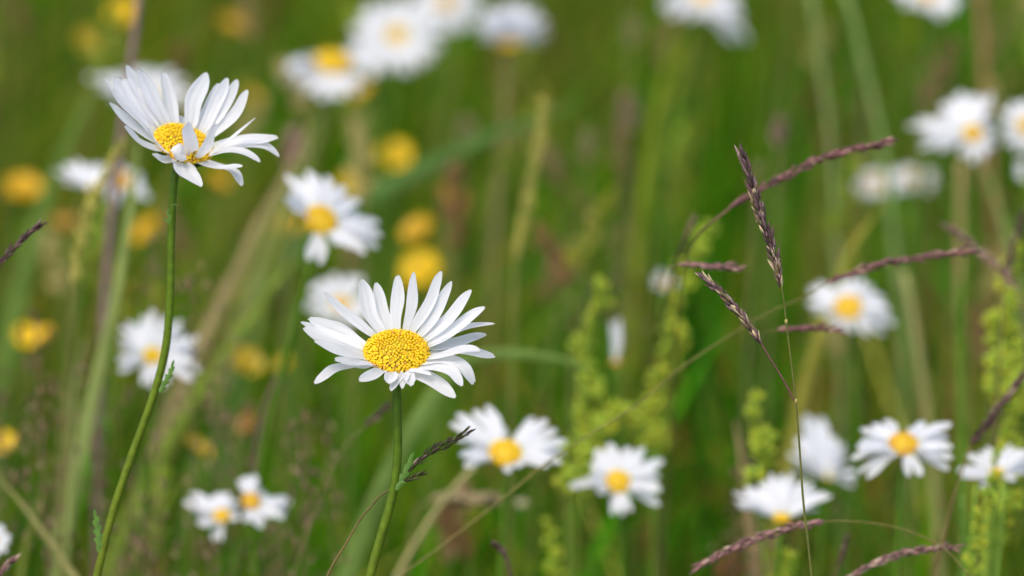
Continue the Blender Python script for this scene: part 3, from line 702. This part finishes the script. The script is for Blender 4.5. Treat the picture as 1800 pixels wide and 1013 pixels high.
grass_head('blurred grey-brown seed head slanting down right near the upper right edge', [
    [(1790, 510), (1755, 470), (1720, 440), (1690, 415), (1655, 395)]],
    [[(1788, 508), (1800, 560), (1806, 640)]], 1.85, 'pink', n=34, ln=22, wd=3.8, rad=6, sr=3, scol=(0.14, 0.11, 0.06), seed=16, ground=(.02, .05), awn=False)
grass_head('blurred dark head upright at the right edge above the yellow-green spike', [
    [(1765, 490), (1775, 460), (1785, 420), (1798, 380)]],
    [[(1765, 488), (1760, 560), (1756, 640)]], 1.9, 'dark', n=26, ln=24, wd=3.8, rad=6, sr=3, scol=(0.12, 0.08, 0.04), seed=17, ground=(0, .05), awn=False)
grass_head('tiny dark brown broken stalk tip at the bottom centre', [
    [(893, 990), (886, 975), (876, 962), (868, 957)]],
    [[(892, 985), (898, 1010), (902, 1040)]], 1.68, 'dark', n=14, ln=14, wd=4, rad=3.5, sr=4, scol=(0.10, 0.06, 0.04), seed=18, ground=(.01, .03), awn=False)
grass_head('blurred brown head standing upright between the bottom right seed heads', [
    [(1472, 1000), (1480, 975), (1488, 945)]], [[(1472, 998), (1466, 1020), (1462, 1050)]], 1.75, 'dark', n=20, ln=18, wd=3.2, rad=4.5, sr=2.4, scol=(0.12, 0.08, 0.04), seed=19, ground=(0, .05), awn=False)
grass_head('faint slanted brown head left of the sharp daisy stem', [
    [(640, 752), (660, 732), (682, 712)]], [[(642, 750), (615, 775), (590, 810), (570, 860)]], 1.8, 'dark', n=16, ln=22, wd=3, rad=4, sr=2, scol=(0.15, 0.13, 0.05), seed=20, ground=(-.03, .05), awn=False)
grass_head('beige horizontal bent seed head below the sharp daisy', [
    [(756, 878), (790, 878), (830, 878), (880, 880)]], [[(756, 878), (730, 900), (720, 960), (715, 1010)]], 2.0, 'tan', n=70, ln=26, wd=6.5, rad=15, sr=3, scol=(0.2, 0.16, 0.06), seed=21, ground=(0, .05), awn=False)
for lb, px, py, d, r, n_, pal_ in [
        ('blurred beige seed tuft above the purple seed head at upper right', 1368, 235, 2.5, 15, 40, 'pink'),
        ('small beige seed tuft left of the sharp purple seed head', 1330, 300, 2.3, 9, 20, 'tan'),
        ('pale beige bud tuft near the top right of centre', 1032, 262, 2.9, 16, 34, 'tan'),
        ('dim beige tuft above the narrow olive spike right of centre', 1102, 205, 3.0, 20, 34, 'pink'),
        ('dim tan tuft under the top centre daisy', 1110, 60, 3.0, 16, 30, 'tan'),
        ('beige withered tuft right of the tall daisy petals', 515, 265, 2.5, 22, 46, 'pink'),
        ('dim tan tuft left of the narrow olive spike', 818, 240, 3.0, 18, 28, 'tan')]:
    grass_head(lb, [[(px, py + r * 1.6), (px, py), (px + 3, py - r * 1.6)]], [[(px, py + r * 1.6), (px - 4, py + 90), (px - 10, py + 200)]], d, pal_, n=n_, ln=r, wd=r * .22, rad=r, sr=2.6,
               scol=(0.2, 0.17, 0.07), seed=int(px), awn=False, ang=30, ground=(0, .1))

# narrow dense spikes
def spike(label, pts, d, r, pal, base, seed, sr=4, scol=(0.16, 0.17, 0.04)):
    L_ = math.dist(pts[0], pts[-1])
    return grass_head(label, [pts], [[pts[0]] + base], d, pal, n=int(L_ / 2.6), ln=r * 1.3, wd=r * .32, rad=r, sr=sr, scol=scol, seed=seed, awn=False, ang=24, ground=(0, .08),
                      group='narrow flower spikes', name='flower_spike', cat='flower spike')
spike('long narrow olive spike standing alone above centre, tan tip', [(905, 458), (922, 380), (940, 280), (955, 205), (962, 162)], 2.15, 12, 'yolive', [(903, 540), (900, 640)], 31)
spike('dark olive spike leaning right beside the pale stalk, under the tall daisy', [(128, 500), (140, 430), (165, 345), (195, 285), (220, 240)], 1.95, 12, 'yolive', [(124, 600), (118, 720)], 32, 5, (0.13, 0.13, 0.03))

# ---------------------------------------------------------------- yellow-green bud spikes
def bud_spike(label, pts, d, r, seed, base, dens=1.0, sr=3.0):
    rs = random.Random(seed); s = K * d
    top = ppts(pts, d); lower = ppts(base, d); gp = to_ground(([top[0]] + lower)[-2:], rs.uniform(-.03, .03), .06)
    root = thing('bud_spike', label, 'flower spike', (gp[-1].x, gp[-1].y, 0), 'yellow-green flower spikes')
    mb = MB(); path = catmull(top, 100); L_ = sum((b - a).length for a, b in zip(path, path[1:])) / s
    clusters = max(6, int(L_ / 16)); 
    for c in range(clusters):
        u = (c + rs.uniform(.2, .8)) / clusters; p = path[int(u * 99)]; cr = r * (1.05 - .5 * u) * rs.uniform(.7, 1.2)
        off = Vector((rs.uniform(-1, 1), rs.uniform(-1, 1), rs.uniform(-.4, .4))) * cr * s * .8
        for k in range(int(22 * dens)):
            v = Vector((rs.gauss(0, 1), rs.gauss(0, 1), rs.gauss(0, 1))).normalized()
            o = p + off + v * cr * s * rs.uniform(.25, .85); dr = (v + Vector((0, 0, .6))).normalized(); sd = dr.orthogonal().normalized()
            col = rs.choice([(0.50, 0.60, 0.06), (0.40, 0.53, 0.05), (0.60, 0.60, 0.05), (0.27, 0.41, 0.04)])
            lens(mb, o - dr * cr * s * .15, dr, sd, cr * s * .85, cr * s * .36, col, rs.uniform(-.2, .2))
    mb.build('buds', M_LUMP, root)
    mb = MB(); tube(mb, top[::-1] + lower + gp, [1.2 * s, sr * s, sr * 1.3 * s, sr * 1.5 * s], 6, (0.16, 0.24, 0.03), 50); mb.build('stem', M_STEM, root)
bud_spike('tall yellow-green bud spike right of centre with a nodding tip', [(1018, 800), (1035, 720), (1030, 640), (1045, 560), (1055, 510), (1042, 490)], 2.06, 22, 1, [(1012, 900), (1010, 1000)])
bud_spike('yellow-green spike branching to the right below the pale closed daisy', [(1000, 870), (1040, 790), (1085, 715), (1120, 740), (1135, 790)], 2.02, 20, 2, [(1000, 950), (1000, 1010)])
bud_spike('yellow-green bud spike rising to the leaf beside the dark bent stem', [(1155, 780), (1165, 690), (1185, 600), (1180, 540), (1215, 460), (1240, 395)], 2.1, 22, 3, [(1150, 860), (1148, 960)])
bud_spike('short yellow-green spike left of the thin upright grass stem, tip leaning left', [(1338, 840), (1340, 780), (1332, 730), (1318, 690)], 1.9, 20, 4, [(1340, 900), (1345, 1000)])
bud_spike('thick yellow-green spike at the right edge in the middle', [(1768, 720), (1762, 640), (1755, 560), (1775, 500), (1790, 440)], 1.95, 25, 5, [(1765, 800), (1755, 900)], 1.3)
bud_spike('second yellow-green spike touching the right edge, lower', [(1745, 960), (1768, 880), (1780, 800), (1778, 700), (1790, 600)], 1.85, 22, 6, [(1735, 1000), (1730, 1040)], 1.2)
bud_spike('small yellow-green spike tip at the bottom right, left of the upright stem', [(1385, 1030), (1382, 1000), (1374, 968)], 1.9, 20, 7, [(1386, 1060)])
bud_spike('faint yellow-green spike at the bottom, right of centre', [(980, 1020), (972, 970), (966, 910)], 2.0, 18, 8, [(982, 1060)])
bud_spike('slender yellow-green spike next to the last daisy at the right edge', [(1712, 1010), (1722, 930), (1742, 850), (1758, 790)], 1.74, 14, 9, [(1708, 1050)], .8, 4)

# ---------------------------------------------------------------- broad blurred stalks and blades
def blade(label, pts, d, wpx, col, name='plant_stalk', cat='stalk', group='broad grass blades and dry stalks', ground=(0, .08), flat=True, seed=0):
    """pts from the tip down"""
    s = K * d; q = ppts(pts, d); q += to_ground(q, *ground)
    mb = MB()
    if flat:
        p = catmull(q, 40, even=False); vs = []
        for i, o in enumerate(p):
            u = i / 39; t = (p[min(39, i + 1)] - p[max(0, i - 1)]).normalized(); sd = t.cross(FW).normalized(); nn = sd.cross(t)
            wv = lin([.12, .55, .85, 1, 1, .9, .9, .8, .8], u) * wpx * s * .5
            vs += [o - sd * wv + nn * wv * .35, o - nn * wv * .1, o + sd * wv + nn * wv * .35]
        mb.add(vs, [(i * 3 + j, i * 3 + j + 1, i * 3 + j + 4, i * 3 + j + 3) for i in range(39) for j in range(2)], col)
        o = mb.build(name, M_GRASS)
    else:
        tube(mb, q, [wpx * .4 * s, wpx * .5 * s, wpx * .5 * s, wpx * .55 * s], 8, col, 34); o = mb.build(name, M_STEM)
    return tag(o, label, cat, group)
PALE = (0.26, 0.32, 0.10); TAN = (0.34, 0.27, 0.13); OLV = (0.17, 0.20, 0.04); GRN = (0.085, 0.18, 0.03)
blade('broad pale green stalk at left running down from under the tall daisy', [(243, 235), (238, 300), (218, 440), (195, 560), (165, 690)], 1.98, 26, PALE, ground=(-.05, .05))
blade('pale green stalk lower left, continuing upright to the bottom edge', [(150, 700), (138, 780), (122, 900), (108, 1016)], 1.98, 24, PALE, ground=(-.02, .05))
blade('short pale stalk tip left of the broad pale stalk', [(150, 585), (138, 640), (125, 740)], 2.1, 18, (0.24, 0.27, 0.10))
blade('dry tan stalk leaning right behind the daisy left of centre', [(545, 215), (500, 310), (450, 400), (415, 480), (375, 560)], 2.35, 24, TAN, ground=(-.1, .1))
blade('olive green blade slanting from lower left up to the daisy left of centre', [(535, 440), (490, 490), (440, 560), (380, 640), (330, 720)], 2.2, 26, (0.19, 0.26, 0.04), ground=(-.1, .1))
blade('pale stem under the yellow-disc daisy at top, leaning left', [(575, 185), (545, 230), (520, 290)], 2.62, 26, (0.26, 0.28, 0.09), ground=(-.1, .1))
blade('tan stalk crossing the bottom left corner', [(-20, 820), (20, 865), (60, 915), (100, 970)], 1.85, 17, (0.30, 0.28, 0.11), ground=(.05, .05))
blade('pale green arching blade going right from the sharp daisy', [(1040, 650), (980, 630), (910, 622), (850, 625), (800, 640), (760, 700)], 2.0, 34, (0.15, 0.23, 0.055), ground=(-.02, .05))
blade('pale upright stalk at upper right, left of two', [(1425, -20), (1440, 100), (1460, 240), (1470, 430)], 2.6, 13, (0.17, 0.23, 0.07), flat=False)
blade('pale upright stalk at upper right, right of two', [(1485, -20), (1515, 100), (1548, 240), (1566, 380)], 2.6, 14, (0.17, 0.25, 0.07), flat=False)
blade('yellow-olive blade leaning right toward the dim daisy pair', [(1560, 345), (1530, 390), (1500, 430), (1480, 480)], 2.2, 22, (0.30, 0.28, 0.05))
blade('tan upright stalk right of the amber daisy', [(1590, 480), (1605, 560), (1620, 660)], 2.3, 16, (0.26, 0.25, 0.09), flat=False)
blade('tan stalk under the upright-petalled daisy at upper right', [(1690, 280), (1688, 360), (1690, 460)], 2.5, 15, (0.28, 0.22, 0.08), flat=False)
blade('pale blade leaning left under the upright-petalled daisy at upper right', [(1720, 280), (1745, 330), (1765, 400)], 2.4, 20, PALE)
blade('brown upright blade near the right top corner', [(1722, -20), (1728, 80), (1735, 180)], 2.9, 18, (0.24, 0.14, 0.06), flat=False)
blade('tan upright blade behind the short yellow-green spike at lower right', [(1292, 740), (1300, 790), (1310, 860)], 2.0, 22, (0.32, 0.22, 0.12))
blade('yellow-green upright blade below the top edge daisy right of centre', [(1180, 50), (1170, 120), (1150, 230)], 2.75, 20, (0.20, 0.26, 0.02))
blade('dark upright stem with thin top right of centre, beside the sharp grass', [(1222, 378), (1200, 430), (1182, 500, 1.95), (1166, 570, 2.1), (1156, 640, 2.3)], 1.85, 9, (0.12, 0.075, 0.05), flat=False)
blade('brown-purple stem above the tall daisy reaching the top edge', [(243, -10), (240, 40), (233, 90), (224, 150)], 2.1, 13, (0.20, 0.12, 0.13), flat=False)
blade('thin dark stem behind the olive-brown buttercup at lower left', [(500, 640), (470, 700), (450, 790), (443, 850)], 2.0, 8, (0.14, 0.09, 0.07), flat=False)
blade('thin olive blade at far bottom left, leaning right', [(90, 800), (75, 860), (50, 940), (35, 1016)], 2.0, 14, OLV)
blade('tan slanting stem left of the bottom centre', [(835, 820), (780, 880), (740, 940), (700, 1010)], 1.95, 13, (0.28, 0.26, 0.10), flat=False)
blade('long dim green blade sweeping from the upper centre down left', [(1010, 180), (940, 215), (860, 240), (780, 280), (720, 310), (640, 350)], 2.7, 36, (0.10, 0.19, 0.05))
blade('pale green soft blade leaning right at the left of the tall daisy', [(170, 140), (130, 230), (90, 320), (60, 420)], 2.6, 36, (0.14, 0.22, 0.045))
blade('green blade at the right, upright between amber daisy and spike', [(1690, 500), (1685, 600), (1690, 720)], 2.1, 18, (0.12, 0.22, 0.03))
for i, (x0, y0, x1, y1, w_, c_) in enumerate([(1715, 850, 1700, 1016, 7, (0.2, 0.3, 0.03)), (1735, 860, 1728, 1016, 9, (0.24, 0.33, 0.03)), (1765, 850, 1752, 1016, 7, (0.13, 0.24, 0.03)), (1690, 870, 1690, 1016, 6, (0.11, 0.2, 0.03))]):
    blade(['thin bright green stem left of the last daisy, leftmost but one', 'brightest yellow-green stem below the last daisy at right', 'dark green thin stem below the last daisy at right', 'leftmost thin green stem below the last daisy at right'][i],
          [(x0, y0), ((x0 + x1) / 2 + 2, (y0 + y1) / 2), (x1, y1)], 1.78, w_, c_, flat=False)

# ---------------------------------------------------------------- small jagged leaves on the two sharp stems
def jag_leaf(root_name, pts, d, wpx, teeth, parent, seed=0):
    s = K * d; p = catmull(ppts(pts, d), 41); mb = MB(); vs = []; rs = random.Random(seed)
    for i, o in enumerate(p):
        u = i / 40; t = (p[min(40, i + 1)] - p[max(0, i - 1)]).normalized(); sd = t.cross(FW).normalized(); nn = sd.cross(t)
        env = math.sin(PI * min(1, u * .9 + .12)) ** .7
        saw = lambda ph: .35 + .65 * (((u * teeth + ph) % 1.0))
        wl = wpx * s * .5 * env * saw(0); wr = wpx * s * .5 * env * saw(.45)
        vs += [o - sd * wl + nn * wl * .5, o, o + sd * wr + nn * wr * .5]
    mb.add(vs, [(i * 3 + j, i * 3 + j + 1, i * 3 + j + 4, i * 3 + j + 3) for i in range(40) for j in range(2)], (0.11, 0.22, 0.035))
    mb.build('leaf', M_LEAF, parent)
daisies = [o for o in COL.objects if o.name.startswith('daisy')]
r1, r2 = daisies[0], daisies[1]
jag_leaf('leaf', [(697, 862), (706, 845), (716, 822), (724, 803), (729, 792)], 1.497, 17, 4, r1, 1)
jag_leaf('leaf', [(698, 862), (705, 850), (714, 848)], 1.495, 12, 3, r1, 2)
jag_leaf('leaf', [(281, 690), (290, 672), (300, 655), (306, 630)], 1.54, 15, 5, r2, 3)
jag_leaf('leaf', [(299, 392), (292, 388), (287, 382)], 1.54, 8, 2, r2, 4)
jag_leaf('leaf', [(300, 388), (295, 375), (297, 366)], 1.54, 8, 2, r2, 5)
jag_leaf('leaf', [(300, 361), (306, 360), (313, 362)], 1.54, 5, 2, r2, 6)
jag_leaf('leaf', [(174, 970), (173, 945), (170, 920), (165, 892)], 1.53, 20, 5, r2, 7)

# ---------------------------------------------------------------- meadow grass (stuff)
def field(name, label, n_tufts, per, seed, palette, hmin, hmax, wmin, wmax, yr, xr, lean=.22, seg=6, cap=True, zlim=None):
    R_ = np.random.RandomState(seed)
    ty = yr[0] + (yr[1] - yr[0]) * R_.rand(n_tufts) ** 1.0
    tx = (R_.rand(n_tufts) * 2 - 1) * (xr[0] + xr[1] * ty)
    # patches of a kind: smooth field over the meadow
    patch = 1.2 * np.sin(tx * 11.3 + 1.7 * np.sin(ty * 3.1)) + np.cos(ty * 4.1 + tx * 6.2) + .7 * R_.randn(n_tufts) - tx * .9 - .5
    pal = np.array([p[0] for p in palette]); wt = np.array([p[1] for p in palette], float)
    bias = np.array([p[2] for p in palette], float)
    prob = wt[None, :] * np.exp(bias[None, :] * patch[:, None] * 1.15); prob /= prob.sum(1, keepdims=True)
    idx = (R_.rand(n_tufts)[:, None] > np.cumsum(prob, 1)).sum(1).clip(0, len(pal) - 1)
    tcol = pal[idx]; th = hmin + (hmax - hmin) * R_.rand(n_tufts)
    tl = R_.rand(n_tufts) * 6.28; tlm = lean * R_.rand(n_tufts)
    k = np.repeat(np.arange(n_tufts), per); m = len(k)
    x0 = tx[k] + .035 * R_.randn(m); y0 = ty[k] + .035 * R_.randn(m)
    h = th[k] * (0.65 + .45 * R_.rand(m))
    lim = .95 - .2107 * np.clip(y0, .8, 2.0) - .05
    h = np.minimum(h, np.where(y0 < 1.95, lim - .06 * R_.rand(m), 9)) if cap else h
    if cap:                                   # grass stays under the sight line to the flowers
        h = np.minimum(h, .60)
    a = tl[k] + .9 * R_.randn(m); lm = h * (tlm[k] + .5 * lean * np.abs(R_.randn(m)))
    lx = np.cos(a) * lm + h * np.clip(.10 - x0 * .7, -.05, .4); ly = np.sin(a) * lm
    wd = (wmin + (wmax - wmin) * R_.rand(m)) ; fa = R_.rand(m) * 3.14159
    col = tcol[k] * (0.66 + .32 * R_.rand(m))[:, None]
    u = np.linspace(0, 1, seg + 1)
    prof = np.interp(u, [0, .5, .85, 1], [.8, 1, .6, .06])
    cx = x0[:, None] + lx[:, None] * u ** 2; cy = y0[:, None] + ly[:, None] * u ** 2; cz = h[:, None] * (u - .12 * (lm / h)[:, None] * u ** 2) - .01
    fx = np.cos(fa)[:, None] * wd[:, None] * .5 * prof; fy = np.sin(fa)[:, None] * wd[:, None] * .5 * prof
    V = np.empty((m, seg + 1, 2, 3), np.float32)
    V[:, :, 0] = np.stack([cx - fx, cy - fy, cz], -1); V[:, :, 1] = np.stack([cx + fx, cy + fy, cz], -1)
    nvb = (seg + 1) * 2; base = (np.arange(m) * nvb)[:, None, None]; i = np.arange(seg) * 2
    F = (base + np.stack([i, i + 1, i + 3, i + 2], -1)[None]).reshape(-1, 4)
    me = bpy.data.meshes.new(name); me.vertices.add(m * nvb); me.vertices.foreach_set('co', V.ravel())
    me.loops.add(F.size); me.loops.foreach_set('vertex_index', F.ravel().astype(np.int32))
    me.polygons.add(len(F)); me.polygons.foreach_set('loop_start', (np.arange(len(F)) * 4).astype(np.int32))
    try: me.polygons.foreach_set('loop_total', np.full(len(F), 4, np.int32))
    except Exception: pass
    me.update(calc_edges=True)
    at = me.color_attributes.new('Col', 'FLOAT_COLOR', 'POINT')
    C_ = np.ones((m, nvb, 4), np.float32); C_[:, :, :3] = col[:, None, :]; at.data.foreach_set('color', C_.ravel())
    me.materials.append(M_GRASS); me.polygons.foreach_set('use_smooth', [True] * len(F))
    o = bpy.data.objects.new(name, me); COL.objects.link(o); return tag(o, label, 'grass', kind='stuff')

G1 = [((0.045, 0.185, 0.001), 6, -.6), ((0.014, 0.075, 0.001), 6, -.3), ((0.115, 0.27, 0.002), 3, 0), ((0.22, 0.26, 0.008), 1.9, .5), ((0.30, 0.21, 0.035), 1.1, .9), ((0.15, 0.070, 0.018), 1.1, 1.0)]
field('meadow_grass', 'dense green meadow grass with olive and brown blades', 3100, 24, 1, G1, .18, .585, .0018, .0048, (1.65, 6.2), (.45, .14), lean=.40)
field('meadow_grass', 'farther green meadow grass behind the flowers', 1900, 15, 2, G1, .32, .60, .004, .009, (6.0, 11.0), (.6, .16), lean=.3)
field('meadow_grass', 'shorter grass in front of the flowers', 700, 12, 3, G1, .22, .45, .0025, .005, (-.6, 1.7), (.9, .1))
G2 = [((0.32, 0.20, 0.05), 3, .5), ((0.20, 0.10, 0.03), 2, .8), ((0.30, 0.32, 0.02), 5, 0), ((0.48, 0.42, 0.12), 1.2, .3)]
field('dry_grass', 'thin dry brown and tan stalks through the grass', 520, 4, 4, G2, .42, .62, .0012, .003, (1.8, 7.0), (.4, .14), lean=.3)
G3 = [((0.20, 0.30, 0.012), 3, .2), ((0.07, 0.29, 0.006), 4, -.4), ((0.15, 0.27, 0.05), 1.6, -.2), ((0.34, 0.33, 0.05), 1.8, .6), ((0.30, 0.20, 0.07), 1.3, .9), ((0.010, 0.060, 0.001), 5, -.3), ((0.12, 0.06, 0.03), 1.5, .9)]
field('broad_grass', 'broader soft grass blades of mixed greens and tans', 520, 2, 6, G3, .48, .62, .006, .011, (2.2, 8.0), (.3, .13), lean=.4)

G4 = [((0.50, 0.46, 0.08), 3, .2), ((0.28, 0.38, 0.02), 3, 0), ((0.28, 0.15, 0.05), 1.4, .6), ((0.13, 0.36, 0.03), 3, -.4)]
field('bent_grass', 'thin straw coloured blades arching sideways through the meadow', 230, 3, 9, G4, .50, .63, .0018, .0042, (1.95, 6.0), (.3, .13), lean=1.0, seg=12)

# brown haze of tiny seeding panicles
def panicles(n, seed):
    rs = random.Random(seed); mb = MB()
    zones = [(180, 740, 60, 70), (440, 950, 90, 50), (310, 930, 70, 60), (60, 640, 50, 80), (1500, 180, 120, 90), (1120, 330, 60, 60), (500, 690, 60, 60), (350, 480, 50, 60), (1290, 860, 40, 80)]
    for i in range(n):
        zx, zy, sx, sy = zones[i % len(zones)]; d = rs.uniform(1.85, 2.1) if zy > 400 else rs.uniform(2.4, 2.8)
        top = P(rs.gauss(zx, sx), rs.gauss(zy, sy), d); gx = top.x + rs.uniform(-.06, .03)
        bot = Vector((gx, top.y + rs.uniform(0, .05), -.01))
        tube(mb, [top, top.lerp(bot, .4) + Vector((.012, 0, 0)), bot], [.0003, .0006, .0009], 3, (0.17, 0.13, 0.06), 7)
        for k in range(36):
            u = rs.random(); o = top + Vector((rs.gauss(0, .5) * .012 * (.4 + u), rs.gauss(0, .5) * .012 * (.4 + u), -u * .06))
            dr = Vector((rs.uniform(-.6, .6), rs.uniform(-.6, .6), 1)).normalized()
            lens(mb, o, dr, dr.orthogonal().normalized(), .0034, .0009, rs.choice([(0.20, 0.12, 0.07), (0.26, 0.18, 0.09), (0.15, 0.10, 0.05)]))
    return tag(mb.build('fine_panicles', M_SEED, smooth=False), 'haze of tiny brown seeding grass panicles', 'grass', kind='stuff')
panicles(34, 7)

def soft_heads(n, seed):
    """small seed heads of other grasses, each on its own thin stalk, scattered through the meadow"""
    rs = random.Random(seed); mb = MB()
    kinds = [((0.32, 0.19, 0.10), .030, .005), ((0.44, 0.37, 0.13), .028, .006), ((0.36, 0.36, 0.03), .040, .0045), ((0.22, 0.11, 0.04), .026, .005), ((0.28, 0.38, 0.03), .034, .006)]
    for i in range(n):
        y = rs.uniform(1.95, 5.2); x = rs.uniform(-1, 1) * (.12 + .115 * y); z = rs.uniform(.50, .64) - max(0, 2.4 - y) * .06
        col, ln, rd = rs.choice(kinds); t = Vector((rs.uniform(-.5, .7), rs.uniform(-.3, .3), 1)).normalized()
        base = Vector((x, y, z)); tip = base + t * ln
        tube(mb, [tip, base, Vector((x - .02, y + .01, z * .5)), Vector((x - .03, y + .02, -.01))], [.0003, .0007, .001, .0012], 4, (0.20, 0.20, 0.06), 12)
        for k in range(46):
            u = rs.random(); a = rs.uniform(0, 6.28); q = Vector((math.cos(a), math.sin(a), 0))
            o = base.lerp(tip, u) + q * rd * rs.random() * math.sin(PI * (.1 + .85 * u)); dr = (t + q * .4).normalized(); k_ = rs.uniform(.75, 1.25)
            lens(mb, o, dr, dr.orthogonal().normalized(), .0055, .0011, tuple(c * k_ for c in col))
    return tag(mb.build('seeding_grass', M_SEED, smooth=False), 'small beige and brown seed heads scattered through the blurred grass', 'grass', kind='stuff')
soft_heads(210, 12)
